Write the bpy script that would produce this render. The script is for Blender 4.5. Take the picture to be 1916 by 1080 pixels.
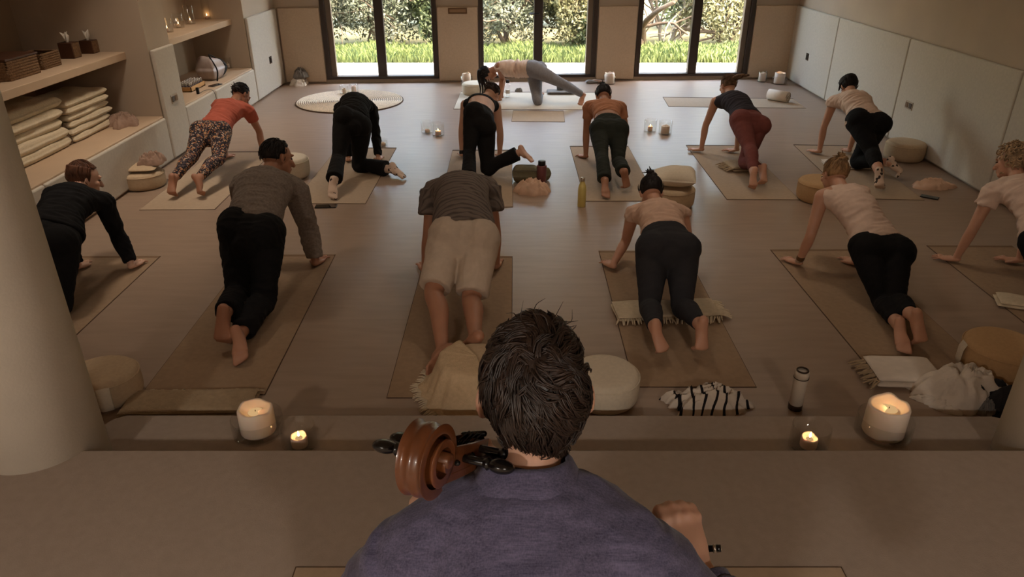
import bpy, bmesh, math, random, json
import numpy as np
from mathutils import Vector, Matrix, noise as mnoise

# ---------------------------------------------------------------- clear
for o in list(bpy.data.objects):
    bpy.data.objects.remove(o, do_unlink=True)
SC = bpy.context.scene
COL = SC.collection

# ---------------------------------------------------------------- camera
FPX, PITCH, CAMH = 1353.0, math.radians(26.6), 2.22
cam_d = bpy.data.cameras.new('camera')
cam = bpy.data.objects.new('camera', cam_d)
COL.objects.link(cam)
cam.location = (0, 0, CAMH)
cam.rotation_euler = (math.pi / 2 - PITCH, 0, 0)
cam_d.sensor_width = 36.0
cam_d.lens = 36.0 * FPX / 1916.0
cam_d.clip_start = 0.05
cam_d.clip_end = 200
SC.camera = cam

# ---------------------------------------------------------------- world, sun, exposure
world = bpy.data.worlds.new('sky')
SC.world = world
world.use_nodes = True
wn = world.node_tree
wn.nodes.clear()
w_out = wn.nodes.new('ShaderNodeOutputWorld')
w_bg = wn.nodes.new('ShaderNodeBackground')
w_sky = wn.nodes.new('ShaderNodeTexSky')
w_sky.sky_type = 'NISHITA'
w_sky.sun_disc = False
w_sky.sun_elevation = math.radians(50)
w_sky.sun_rotation = math.radians(115)
w_sky.dust_density = 4.0
w_sky.air_density = 1.2
w_bg.inputs['Strength'].default_value = 5.2
w_tint = wn.nodes.new('ShaderNodeMix'); w_tint.data_type = 'RGBA'; w_tint.blend_type = 'MULTIPLY'   # hazy warm overcast
w_tint.inputs[0].default_value = 1.0; w_tint.inputs[7].default_value = (1.0, 0.90, 0.78, 1)
wn.links.new(w_sky.outputs[0], w_tint.inputs[6])
wn.links.new(w_tint.outputs[2], w_bg.inputs['Color'])
wn.links.new(w_bg.outputs[0], w_out.inputs['Surface'])

sun_d = bpy.data.lights.new('sun', 'SUN')
sun_d.energy = 1.6
sun_d.angle = math.radians(3)
sun_d.color = (1.0, 0.93, 0.82)
sun = bpy.data.objects.new('sun', sun_d)
COL.objects.link(sun)
sun.location = (8, 10, 20)
sun.rotation_euler = Vector((-0.62, 0.22, -0.85)).to_track_quat('-Z', 'Y').to_euler()

SC.view_settings.view_transform = 'Standard'
SC.view_settings.look = 'None'
SC.view_settings.gamma = 1.0
SC.view_settings.use_curve_mapping = False
SC.view_settings.exposure = 0.45
SC.cycles.use_denoising = True
SC.cycles.max_bounces = 7
SC.cycles.diffuse_bounces = 4
SC.cycles.glossy_bounces = 3
SC.cycles.transmission_bounces = 4
SC.cycles.transparent_max_bounces = 12
SC.cycles.caustics_reflective = False
SC.cycles.caustics_refractive = False
SC.cycles.sample_clamp_indirect = 4.0

FILL_LAMPS = [(-3.05, 4.8, 4), (-3.05, 6.6, 7), (-3.0, 9.0, 7), (0.4, 5.6, 4), (0.4, 9.2, 8), (2.2, 5.6, 3), (2.0, 9.2, 6), (-2.0, -2.2, 80), (1.4, -2.3, 58)]  # unseen ceiling lamps added as fill: x, y, power

# ---------------------------------------------------------------- basic helpers
def nrm(v):
    v = np.asarray(v, float)
    return v / (np.linalg.norm(v) + 1e-12)
def lin(c):
    c = c / 255.0
    return c / 12.92 if c <= 0.04045 else ((c + 0.055) / 1.055) ** 2.4
def rgb(r, g, b):
    return (lin(r), lin(g), lin(b), 1.0)
_cp, _sp = math.cos(PITCH), math.sin(PITCH)
def G(px, py, z=0.0):
    """world point at height z that the photograph shows at pixel px,py (survey of the floor plan)"""
    d = np.array([(px - 958) / FPX, _cp - _sp * (py - 540) / FPX, -_sp - _cp * (py - 540) / FPX])
    return np.array([0, 0, CAMH]) + d * ((z - CAMH) / d[2])
def GY(px, py, Y):
    d = np.array([(px - 958) / FPX, _cp - _sp * (py - 540) / FPX, -_sp - _cp * (py - 540) / FPX])
    return np.array([0, 0, CAMH]) + d * (Y / d[1])

ORG = {}
def tag(o, label=None, cat=None, group=None, kind=None):
    if label: o['label'] = label
    if cat: o['category'] = cat
    if group: o['group'] = group
    if kind: o['kind'] = kind
    return o
def thing(name, loc, label, cat, group=None):
    o = bpy.data.objects.new(name, None)
    o.empty_display_size = 0.1
    COL.objects.link(o)
    o.location = tuple(loc)
    ORG[o] = np.array(loc, float)
    return tag(o, label, cat, group)
def mesh_obj(name, V, F, mat, parent=None, loc=None, smooth=True):
    V = np.asarray(V, float).reshape(-1, 3)
    if parent is not None:
        org = ORG[parent]
    elif loc is not None:
        org = np.array(loc, float)
    else:
        org = np.zeros(3)
    me = bpy.data.meshes.new(name)
    me.from_pydata((V - org).tolist(), [], [tuple(int(i) for i in f) for f in F])
    me.update()
    if smooth:
        me.polygons.foreach_set('use_smooth', [True] * len(me.polygons))
    o = bpy.data.objects.new(name, me)
    COL.objects.link(o)
    if mat is not None:
        me.materials.append(mat)
    ORG[o] = org
    if parent is not None:
        o.parent = parent
    else:
        o.location = tuple(org)
    return o
def fix_normals(o):
    bm = bmesh.new(); bm.from_mesh(o.data)
    bmesh.ops.recalc_face_normals(bm, faces=bm.faces)
    bm.to_mesh(o.data); bm.free()
    return o
def bev(o, w, seg=2, ang=35):
    m = o.modifiers.new('bevel', 'BEVEL'); m.width = w; m.segments = seg; m.limit_method = 'ANGLE'; m.angle_limit = math.radians(ang)
    o.data.polygons.foreach_set('use_smooth', [True] * len(o.data.polygons))
    try:
        m.harden_normals = True
    except Exception:
        pass
    return o
def dup(o, delta=(0, 0, 0), rot=0.0, scale=1.0, label=None, parent=None):
    c = o.copy(); COL.objects.link(c)
    if parent is None:
        c.location = tuple(np.array(o.location) + np.array(delta))
        c.rotation_euler = (o.rotation_euler[0], o.rotation_euler[1], o.rotation_euler[2] + rot)
        c.scale = tuple(np.array(o.scale) * scale)
        ORG[c] = np.array(c.location)
        if label: c['label'] = label
    else:
        c.parent = parent
    for ch in list(o.children):
        dup(ch, parent=c)
    return c
def put(o, loc, rot=0.0, scale=1.0, label=None):
    return dup(o, np.array(loc) - np.array(o.location), rot, scale, label)

class MB:
    def __init__(s): s.V = []; s.F = []
    def add(s, V, F):
        k = len(s.V); s.V += [tuple(v) for v in np.asarray(V, float)]
        s.F += [tuple(i + k for i in f) for f in F]; return s
    def box(s, x0, x1, y0, y1, z0, z1):
        V = [(x, y, z) for z in (z0, z1) for y in (y0, y1) for x in (x0, x1)]
        return s.add(V, [(0, 2, 3, 1), (4, 5, 7, 6), (0, 1, 5, 4), (2, 6, 7, 3), (0, 4, 6, 2), (1, 3, 7, 5)])
    def obox(s, o, u, v, w):
        o, u, v, w = (np.array(a, float) for a in (o, u, v, w))
        V = [o + a * u + b * v + c * w for c in (0, 1) for b in (0, 1) for a in (0, 1)]
        return s.add(V, [(0, 2, 3, 1), (4, 5, 7, 6), (0, 1, 5, 4), (2, 6, 7, 3), (0, 4, 6, 2), (1, 3, 7, 5)])
    def prism(s, pts, z0, z1):
        n = len(pts); V = [(p[0], p[1], z0) for p in pts] + [(p[0], p[1], z1) for p in pts]
        F = [tuple(range(n))[::-1], tuple(range(n, 2 * n))] + [(i, (i + 1) % n, n + (i + 1) % n, n + i) for i in range(n)]
        return s.add(V, F)
    def lathe(s, prof, c=(0, 0, 0), n=32, sx=1.0, sy=1.0, cap=True):
        c = np.array(c, float); V = []; F = []
        for r, z in prof:
            for i in range(n):
                a = 2 * math.pi * i / n
                V.append((c[0] + r * sx * math.cos(a), c[1] + r * sy * math.sin(a), c[2] + z))
        for k in range(len(prof) - 1):
            for i in range(n):
                j = (i + 1) % n
                F.append((k * n + i, k * n + j, (k + 1) * n + j, (k + 1) * n + i))
        if cap:
            F.append(tuple(range(n))[::-1]); F.append(tuple((len(prof) - 1) * n + i for i in range(n)))
        return s.add(V, F)
    def tube(s, P, A, B=None, u0=(0, 0, 1), n=12, cap='round'):
        return s.add(*tube(P, A, B, u0, n, cap))
    def ball(s, c, r, ax=None, n=12):
        return s.add(*ball(c, r, ax, n))
    def build(s, name, mat, parent=None, loc=None, smooth=True):
        return mesh_obj(name, s.V, s.F, mat, parent, loc, smooth)

def tube(P, A, B=None, u0=(0, 0, 1), n=12, cap='round'):
    P = np.asarray(P, float); k = len(P)
    A = np.broadcast_to(np.asarray(A, float), (k,)).copy()
    B = A.copy() if B is None else np.broadcast_to(np.asarray(B, float), (k,)).copy()
    T = np.gradient(P, axis=0); T /= np.linalg.norm(T, axis=1)[:, None] + 1e-12
    U0 = np.broadcast_to(np.asarray(u0, float), (k, 3))
    rings = []
    ang = np.arange(n) * 2 * np.pi / n
    ca, sa = np.cos(ang)[:, None], np.sin(ang)[:, None]
    def ring(p, t, u0, a, b):
        u = u0 - t * np.dot(t, u0)
        if np.linalg.norm(u) < 1e-4:
            u = np.array([1, 0, 0.1]) - t * t[0]
        u = nrm(u); v = np.cross(t, u)
        return p + ca * u * a + sa * v * b
    if cap == 'round':
        r = min(A[0], B[0])
        for q in (0.97, 0.8, 0.45):
            m = math.sqrt(1 - q * q); rings.append(ring(P[0] - T[0] * r * q, T[0], U0[0], A[0] * m, B[0] * m))
    for i in range(k):
        rings.append(ring(P[i], T[i], U0[i], A[i], B[i]))
    if cap == 'round':
        r = min(A[-1], B[-1])
        for q in (0.45, 0.8, 0.97):
            m = math.sqrt(1 - q * q); rings.append(ring(P[-1] + T[-1] * r * q, T[-1], U0[-1], A[-1] * m, B[-1] * m))
    V = np.concatenate(rings); F = []
    for a in range(len(rings) - 1):
        for i in range(n):
            j = (i + 1) % n
            F.append((a * n + i, a * n + j, (a + 1) * n + j, (a + 1) * n + i))
    F.append(tuple(range(n))[::-1]); F.append(tuple((len(rings) - 1) * n + i for i in range(n)))
    return V, F
def ball(c, r, ax=None, n=12):
    """ellipsoid; r = 3 radii along the axes ax (rows)"""
    c = np.asarray(c, float); r = np.broadcast_to(np.asarray(r, float), (3,))
    ax = np.eye(3) if ax is None else np.asarray(ax, float)
    m = n // 2 + 1; V = [c - ax[2] * r[2]]; F = []
    for i in range(1, m):
        th = math.pi * i / m
        for j in range(n):
            ph = 2 * math.pi * j / n
            V.append(c + ax[0] * r[0] * math.sin(th) * math.cos(ph) + ax[1] * r[1] * math.sin(th) * math.sin(ph) - ax[2] * r[2] * math.cos(th))
    V.append(c + ax[2] * r[2])
    for j in range(n):
        F.append((0, 1 + (j + 1) % n, 1 + j)); e = len(V) - 1; b = 1 + (m - 2) * n
        F.append((e, b + j, b + (j + 1) % n))
    for i in range(m - 2):
        for j in range(n):
            a = 1 + i * n
            F.append((a + j, a + (j + 1) % n, a + n + (j + 1) % n, a + n + j))
    return np.array(V), F
def cr(K, m):
    """Catmull-Rom resampling of key rows to m samples"""
    K = np.asarray(K, float); k = len(K)
    Pd = np.vstack([2 * K[0] - K[1], K, 2 * K[-1] - K[-2]]); out = []
    for s in np.linspace(0, k - 1, m):
        i = min(int(s), k - 2); t = s - i
        p0, p1, p2, p3 = Pd[i:i + 4]
        out.append(0.5 * (2 * p1 + (p2 - p0) * t + (2 * p0 - 5 * p1 + 4 * p2 - p3) * t * t + (3 * p1 - p0 - 3 * p2 + p3) * t ** 3))
    return np.array(out)

# ---------------------------------------------------------------- materials
def mat(name, col, rough=0.8, var=0.0, vscale=6.0, bump=0.0, bscale=60.0, stretch=None, spec=0.3, metal=0.0, sss=0.0, coat=0.0, sheen=0.0, coord='Object'):
    m = bpy.data.materials.new(name); m.use_nodes = True
    nt = m.node_tree; b = nt.nodes['Principled BSDF']
    b.inputs['Base Color'].default_value = col
    b.inputs['Roughness'].default_value = rough
    b.inputs['Specular IOR Level'].default_value = spec
    b.inputs['Metallic'].default_value = metal
    if sss:
        b.inputs['Subsurface Weight'].default_value = sss
        b.inputs['Subsurface Radius'].default_value = (0.02, 0.008, 0.004)
        b.inputs['Subsurface Scale'].default_value = 0.6
    if coat: b.inputs['Coat Weight'].default_value = coat
    if sheen: b.inputs['Sheen Weight'].default_value = sheen
    tc = nt.nodes.new('ShaderNodeTexCoord'); src = tc.outputs[coord]
    if stretch:
        mp = nt.nodes.new('ShaderNodeMapping'); mp.inputs['Scale'].default_value = stretch
        nt.links.new(src, mp.inputs['Vector']); src = mp.outputs[0]
    if var:
        n = nt.nodes.new('ShaderNodeTexNoise'); n.inputs['Scale'].default_value = vscale; n.inputs['Detail'].default_value = 5
        nt.links.new(src, n.inputs['Vector'])
        r = nt.nodes.new('ShaderNodeValToRGB')
        r.color_ramp.elements[0].position = 0.3; r.color_ramp.elements[1].position = 0.7
        r.color_ramp.elements[0].color = tuple(c * (1 - var) for c in col[:3]) + (1,)
        r.color_ramp.elements[1].color = tuple(min(1, c * (1 + var)) for c in col[:3]) + (1,)
        nt.links.new(n.outputs['Fac'], r.inputs['Fac']); nt.links.new(r.outputs['Color'], b.inputs['Base Color'])
    if bump:
        n2 = nt.nodes.new('ShaderNodeTexNoise'); n2.inputs['Scale'].default_value = bscale; n2.inputs['Detail'].default_value = 4
        nt.links.new(src, n2.inputs['Vector'])
        bp = nt.nodes.new('ShaderNodeBump'); bp.inputs['Strength'].default_value = bump; bp.inputs['Distance'].default_value = 0.01
        nt.links.new(n2.outputs['Fac'], bp.inputs['Height']); nt.links.new(bp.outputs[0], b.inputs['Normal'])
    return m
def emit(name, col, strength):
    m = bpy.data.materials.new(name); m.use_nodes = True; nt = m.node_tree; nt.nodes.clear()
    o = nt.nodes.new('ShaderNodeOutputMaterial'); e = nt.nodes.new('ShaderNodeEmission')
    e.inputs['Color'].default_value = col; e.inputs['Strength'].default_value = strength
    nt.links.new(e.outputs[0], o.inputs['Surface']); return m
def thin_glass(name, tint=(1, 1, 1, 1), refl=1.0, ior=1.45):
    m = bpy.data.materials.new(name); m.use_nodes = True; nt = m.node_tree; nt.nodes.clear()
    o = nt.nodes.new('ShaderNodeOutputMaterial'); t = nt.nodes.new('ShaderNodeBsdfTransparent'); g = nt.nodes.new('ShaderNodeBsdfGlossy')
    t.inputs['Color'].default_value = tint; g.inputs['Roughness'].default_value = 0.02
    fr = nt.nodes.new('ShaderNodeLayerWeight'); fr.inputs['Blend'].default_value = 0.5
    pw = nt.nodes.new('ShaderNodeMath'); pw.operation = 'POWER'; pw.inputs[1].default_value = 4.0
    mu = nt.nodes.new('ShaderNodeMath'); mu.operation = 'MULTIPLY_ADD'; mu.inputs[1].default_value = 0.5 * refl; mu.inputs[2].default_value = 0.04 * refl
    mx = nt.nodes.new('ShaderNodeMixShader')
    nt.links.new(fr.outputs['Facing'], pw.inputs[0]); nt.links.new(pw.outputs[0], mu.inputs[0]); nt.links.new(mu.outputs[0], mx.inputs[0])
    nt.links.new(t.outputs[0], mx.inputs[1]); nt.links.new(g.outputs[0], mx.inputs[2]); nt.links.new(mx.outputs[0], o.inputs['Surface'])
    return m
def tex_mat(name, stops, kind='wave', scale=20.0, rough=0.85, direction='Y', distort=0.0, rot=(0, 0, 0), constant=True, detail=0.0):
    """banded or cellular cloth"""
    m = bpy.data.materials.new(name); m.use_nodes = True; nt = m.node_tree; b = nt.nodes['Principled BSDF']
    b.inputs['Roughness'].default_value = rough; b.inputs['Specular IOR Level'].default_value = 0.2
    tc = nt.nodes.new('ShaderNodeTexCoord'); mp = nt.nodes.new('ShaderNodeMapping'); mp.inputs['Rotation'].default_value = rot
    nt.links.new(tc.outputs['Object'], mp.inputs['Vector'])
    r = nt.nodes.new('ShaderNodeValToRGB')
    if kind == 'wave':
        w = nt.nodes.new('ShaderNodeTexWave'); w.bands_direction = direction; w.inputs['Scale'].default_value = scale
        w.inputs['Distortion'].default_value = distort; w.inputs['Detail'].default_value = detail; w.inputs['Detail Scale'].default_value = 1.0
        nt.links.new(mp.outputs[0], w.inputs['Vector']); nt.links.new(w.outputs['Fac'], r.inputs['Fac'])
    else:
        w = nt.nodes.new('ShaderNodeTexVoronoi'); w.inputs['Scale'].default_value = scale
        nt.links.new(mp.outputs[0], w.inputs['Vector'])
        sp = nt.nodes.new('ShaderNodeSeparateColor'); nt.links.new(w.outputs['Color'], sp.inputs['Color']); nt.links.new(sp.outputs[0], r.inputs['Fac'])
    if constant: r.color_ramp.interpolation = 'CONSTANT'
    els = r.color_ramp.elements
    while len(els) < len(stops): els.new(0.5)
    for e, (p, c) in zip(els, stops): e.position = p; e.color = c
    nt.links.new(r.outputs['Color'], b.inputs['Base Color'])
    return m

M = {}
M['floor'] = mat('floor_vinyl', rgb(150, 127, 108), 0.36, 0.08, 3.0, 0.04, 40, stretch=(1, 7, 1), spec=0.55)
M['plaster'] = mat('plaster', rgb(178, 161, 142), 0.9, 0.04, 2.0, 0.05, 120)
M['panel'] = mat('panel_linen', rgb(190, 180, 165), 0.9, 0.05, 40, 0.12, 300)
M['warmwood'] = mat('bench_board', rgb(188, 161, 133), 0.6, 0.05, 3, 0.03, 60)
M['ceil'] = mat('ceiling_paint', rgb(200, 188, 170), 0.95)
M['column'] = mat('column_plaster', rgb(214, 206, 192), 0.85, 0.03, 6, 0.1, 90)
M['platform'] = mat('platform_cover', rgb(156, 140, 126), 0.85, 0.05, 30, 0.10, 260)
M['frame'] = mat('window_frame_bronze', rgb(58, 46, 38), 0.45, spec=0.4)
M['bronze'] = mat('bronze_plate', rgb(110, 84, 60), 0.4, metal=0.6)
M['black'] = mat('black_plastic', rgb(22, 20, 20), 0.35)
M['glass'] = thin_glass('clear_glass', (0.985, 0.985, 0.98, 1), 1.0)
M['pane'] = thin_glass('window_pane_glass', (0.97, 0.98, 0.97, 1), 0.6)
M['mat'] = mat('mat_cork', rgb(150, 124, 98), 0.85, 0.07, 30, 0.05, 200)
M['mat_tan'] = mat('mat_sand', rgb(168, 146, 122), 0.85, 0.05, 30, 0.05, 200)
M['mat_pale'] = mat('mat_cream', rgb(192, 178, 158), 0.85, 0.03, 30)
M['mat_edge'] = mat('mat_underside', rgb(84, 64, 50), 0.9)
M['mat_border'] = mat('mat_border', rgb(126, 100, 76), 0.85)
M['cushion'] = mat('cushion_sand', rgb(186, 162, 132), 0.9, 0.06, 60, 0.12, 300)
M['cushion_pale'] = mat('cushion_cream', rgb(204, 190, 168), 0.9, 0.05, 60, 0.12, 300)
M['cushion_ochre'] = mat('cushion_ochre', rgb(182, 146, 104), 0.9, 0.06, 60, 0.12, 300)
M['wool'] = mat('wool_cream', rgb(200, 182, 154), 0.95, 0.08, 40, 0.35, 90)
M['wool_tan'] = mat('wool_tan', rgb(160, 138, 110), 0.95, 0.1, 40, 0.35, 90)
M['wool_brown'] = mat('wool_brown', rgb(96, 76, 58), 0.95, 0.1, 30, 0.3, 90)
M['white_cloth'] = mat('cloth_white', rgb(214, 200, 184), 0.9, 0.05, 20, 0.15, 120)
M['pink_cloth'] = mat('cloth_blush', rgb(216, 180, 154), 0.9, 0.05, 20, 0.15, 120)
M['grey_cloth'] = mat('cloth_grey', rgb(120, 114, 108), 0.9, 0.06, 20, 0.15, 120)
M['charcoal_cloth'] = mat('cloth_charcoal', rgb(40, 37, 36), 0.9, 0.06, 20, 0.15, 120)
M['taupe_cloth'] = mat('cloth_taupe', rgb(150, 122, 104), 0.9, 0.12, 30, 0.15, 120)
M['wax'] = mat('candle_wax', rgb(232, 214, 196), 0.5, 0.03, 10, sss=0.25)
M['wax_glow'] = emit('lit_wax_glow', (1.0, 0.62, 0.28, 1), 0.45)
M['flame'] = emit('candle_flame', (1.0, 0.66, 0.3, 1), 9.0)
M['wick'] = mat('wick', rgb(40, 30, 24), 0.9)
M['rope'] = mat('jute_rope', rgb(226, 208, 184), 0.95, 0.2, 70, 0.5, 120)
M['basket'] = mat('wicker', rgb(112, 84, 58), 0.9, 0.35, 60, 0.6, 90)
M['wood_dark'] = mat('wood_dark', rgb(70, 42, 26), 0.5, 0.2, 8)
M['wood_tan'] = mat('wood_tray', rgb(190, 146, 94), 0.55, 0.1, 10)
M['paper'] = mat('tissue_paper', rgb(214, 204, 190), 0.9)
M['skin'] = mat('skin_warm', rgb(190, 142, 116), 0.5, 0.05, 14, 0.04, 120, sss=0.12, spec=0.35)
M['skin_tan'] = mat('skin_tanned', rgb(166, 118, 92), 0.5, 0.05, 14, 0.04, 120, sss=0.12, spec=0.35)
M['skin_pale'] = mat('skin_light', rgb(202, 158, 134), 0.5, 0.05, 14, 0.04, 120, sss=0.12, spec=0.35)
M['eye'] = mat('eye', rgb(60, 44, 36), 0.2)
def hairmat(n, c): return mat(n, c, 0.62, 0.5, 40, 0.4, 70, stretch=(1, 1, 0.35), spec=0.25)
M['hair_black'] = hairmat('hair_black', rgb(30, 23, 20))
M['hair_dark'] = hairmat('hair_dark_brown', rgb(48, 33, 25))
M['hair_auburn'] = hairmat('hair_auburn', rgb(92, 58, 40))
M['hair_fair'] = hairmat('hair_fair', rgb(142, 110, 76))
M['hair_mouse'] = hairmat('hair_mouse', rgb(108, 82, 60))
M['hair_curly'] = hairmat('hair_grey_blond', rgb(168, 140, 108))
def cloth(n, c, var=0.06): return mat(n, c, 0.9, var, 25, 0.15, 220, spec=0.2)
M['blk'] = cloth('cotton_black', rgb(18, 16, 16))
M['blk2'] = cloth('jersey_black', rgb(25, 23, 22))
M['char'] = cloth('jersey_charcoal', rgb(46, 45, 48))
M['green'] = cloth('jersey_dark_green', rgb(42, 44, 38))
M['marl'] = mat('knit_grey_marl', rgb(124, 112, 102), 0.95, 0.22, 70, 0.2, 250, spec=0.15)
M['tee_stripe'] = tex_mat('jersey_striped', [(0.0, rgb(82, 73, 68)), (0.42, rgb(112, 100, 92))], 'wave', 11, direction='Y', distort=1.5, constant=False)
M['beige'] = cloth('twill_beige', rgb(192, 174, 155))
M['blush'] = cloth('cotton_blush', rgb(206, 172, 150))
M['white_top'] = cloth('cotton_offwhite', rgb(214, 188, 170))
M['orange'] = mat('cotton_coral', rgb(170, 88, 70), 0.9, 0.1, 20, 0.15, 200, spec=0.2)
M['floral'] = tex_mat('leggings_floral', [(0.0, rgb(36, 32, 36)), (0.42, rgb(84, 72, 74)), (0.6, rgb(54, 48, 52)), (0.74, rgb(176, 132, 92)), (0.86, rgb(150, 96, 70)), (0.93, rgb(176, 156, 140))], 'vor', 88)
M['terracotta'] = cloth('knit_brown_crop', rgb(176, 122, 92))
M['maroon'] = cloth('jersey_maroon', rgb(112, 62, 56))
M['navy'] = cloth('jersey_navy', rgb(52, 48, 54))
M['greyleg'] = mat('jersey_grey_blue', rgb(128, 126, 130), 0.9, 0.1, 60, 0.1, 200)
M['sock'] = tex_mat('sock_spotted', [(0.0, rgb(60, 50, 46)), (0.14, rgb(206, 180, 160))], 'vor', 46)
def linen_mat():
    m = bpy.data.materials.new('linen_blue_violet'); m.use_nodes = True; nt = m.node_tree; b = nt.nodes['Principled BSDF']
    b.inputs['Roughness'].default_value = 0.9; b.inputs['Specular IOR Level'].default_value = 0.2; b.inputs['Sheen Weight'].default_value = 0.15
    tc = nt.nodes.new('ShaderNodeTexCoord'); prev = None
    for sc_, seed in (((30, 420, 420), 0), ((420, 420, 30), 3), ((9, 60, 60), 7)):
        mp = nt.nodes.new('ShaderNodeMapping'); mp.inputs['Scale'].default_value = sc_; mp.inputs['Location'].default_value = (seed, seed, 0)
        n = nt.nodes.new('ShaderNodeTexNoise'); n.inputs['Scale'].default_value = 1.0; n.inputs['Detail'].default_value = 3
        nt.links.new(tc.outputs['Object'], mp.inputs['Vector']); nt.links.new(mp.outputs[0], n.inputs['Vector'])
        if prev is None: prev = n.outputs['Fac']
        else:
            a = nt.nodes.new('ShaderNodeMath'); a.operation = 'ADD'; nt.links.new(prev, a.inputs[0]); nt.links.new(n.outputs['Fac'], a.inputs[1]); prev = a.outputs[0]
    d = nt.nodes.new('ShaderNodeMath'); d.operation = 'MULTIPLY'; d.inputs[1].default_value = 1 / 3; nt.links.new(prev, d.inputs[0])
    r = nt.nodes.new('ShaderNodeValToRGB'); r.color_ramp.elements[0].position = 0.36; r.color_ramp.elements[1].position = 0.64
    r.color_ramp.elements[0].color = rgb(58, 56, 76); r.color_ramp.elements[1].color = rgb(98, 94, 120)
    nt.links.new(d.outputs[0], r.inputs['Fac']); nt.links.new(r.outputs['Color'], b.inputs['Base Color'])
    bp = nt.nodes.new('ShaderNodeBump'); bp.inputs['Strength'].default_value = 0.25; bp.inputs['Distance'].default_value = 0.002
    nt.links.new(d.outputs[0], bp.inputs['Height']); nt.links.new(bp.outputs[0], b.inputs['Normal'])
    return m
M['linen'] = linen_mat()
M['varnish'] = mat('varnished_maple', rgb(102, 58, 31), 0.28, 0.3, 14, stretch=(3, 1, 1), spec=0.5, coat=0.4)
M['spruce'] = mat('varnished_spruce', rgb(164, 100, 52), 0.28, 0.2, 10, stretch=(8, 1, 1), spec=0.5, coat=0.4)
M['ebony'] = mat('ebony', rgb(16, 14, 14), 0.22, spec=0.5)
M['steel'] = mat('steel', rgb(190, 180, 165), 0.3, metal=0.9)
M['stone_terrace'] = mat('terrace_stone', rgb(222, 212, 196), 0.9, 0.05, 3)
M['earth'] = mat('earth', rgb(96, 92, 62), 0.95, 0.3, 2)
M['grass'] = mat('grass_blade', rgb(84, 98, 54), 0.7, 0.25, 3)
def leafmat(n, a, b_, c):
    m = bpy.data.materials.new(n); m.use_nodes = True; nt = m.node_tree; b = nt.nodes['Principled BSDF']
    b.inputs['Roughness'].default_value = 0.6
    tc = nt.nodes.new('ShaderNodeTexCoord'); nz = nt.nodes.new('ShaderNodeTexNoise'); nz.inputs['Scale'].default_value = 2.2; nz.inputs['Detail'].default_value = 8
    nt.links.new(tc.outputs['Object'], nz.inputs['Vector'])
    r = nt.nodes.new('ShaderNodeValToRGB'); els = r.color_ramp.elements; els.new(0.5)
    for e, (p, cc) in zip(els, ((0.35, a), (0.5, b_), (0.66, c))): e.position = p; e.color = cc
    nt.links.new(nz.outputs['Fac'], r.inputs['Fac']); nt.links.new(r.outputs['Color'], b.inputs['Base Color'])
    nt.links.new(r.outputs['Color'], nt.nodes.new('ShaderNodeBsdfTranslucent').inputs['Color'])
    tr = nt.nodes[-1]; mx = nt.nodes.new('ShaderNodeMixShader'); mx.inputs[0].default_value = 0.35
    nt.links.new(b.outputs[0], mx.inputs[1]); nt.links.new(tr.outputs[0], mx.inputs[2]); nt.links.new(mx.outputs[0], nt.nodes['Material Output'].inputs['Surface'])
    return m
M['leaf_sage'] = leafmat('leaf_sage', rgb(70, 78, 60), rgb(94, 100, 82), rgb(116, 118, 102))
M['leaf_yellow'] = leafmat('leaf_yellowgreen', rgb(82, 86, 58), rgb(112, 112, 80), rgb(138, 132, 100))
M['leaf_green'] = leafmat('leaf_green', rgb(54, 66, 42), rgb(80, 90, 58), rgb(100, 110, 74))
M['bark'] = mat('bark', rgb(88, 76, 64), 0.95, 0.3, 8, 0.6, 30)
M['twig'] = mat('twig_grey', rgb(140, 130, 116), 0.95, 0.2, 8)

# ---------------------------------------------------------------- the setting
class Frame:
    def __init__(s, a, b, inward):
        s.o = np.array([a[0], a[1], 0.0]); s.d = nrm(np.array([b[0] - a[0], b[1] - a[1], 0.0]))
        n = np.array([-s.d[1], s.d[0], 0.0]); s.n = n if np.dot(n, np.array([*inward, 0])) > 0 else -n
        s.L = math.hypot(b[0] - a[0], b[1] - a[1])
    def u(s, x=None, y=None):
        return (x - s.o[0]) / s.d[0] if x is not None else (y - s.o[1]) / s.d[1]
    def p(s, u, v, z): return s.o + s.d * u + s.n * v + np.array([0, 0, z])
    def box(s, mb, u0, u1, v0, v1, z0, z1):
        return mb.obox(s.p(u0, v0, z0), s.d * (u1 - u0), s.n * (v1 - v0), np.array([0, 0, z1 - z0]))
CEIL = 3.1
BACK = Frame((-3.57, 11.69), (4.51, 12.11), (0, -1))
LEFT = Frame((-3.57, -3.2), (-3.57, 11.75), (1, 0))
RIGHT = Frame((4.377 - 0.0213 * 9.5, 6.305 - 9.5), (4.501, 12.139), (-1, 0))
def struct(mb, name, m, bevel=0.0, parent=None):
    o = fix_normals(mb.build(name, m, parent, smooth=False))
    if parent is None: o['kind'] = 'structure'
    if bevel: bev(o, bevel, 2)
    return o

struct(MB().box(-5.2, 5.2, -3.6, 12.45, -0.12, 0.0), 'floor', M['floor'])
struct(MB().box(-5.2, 5.2, -3.6, 12.6, CEIL, CEIL + 0.15), 'ceiling', M['ceil'])

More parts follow.
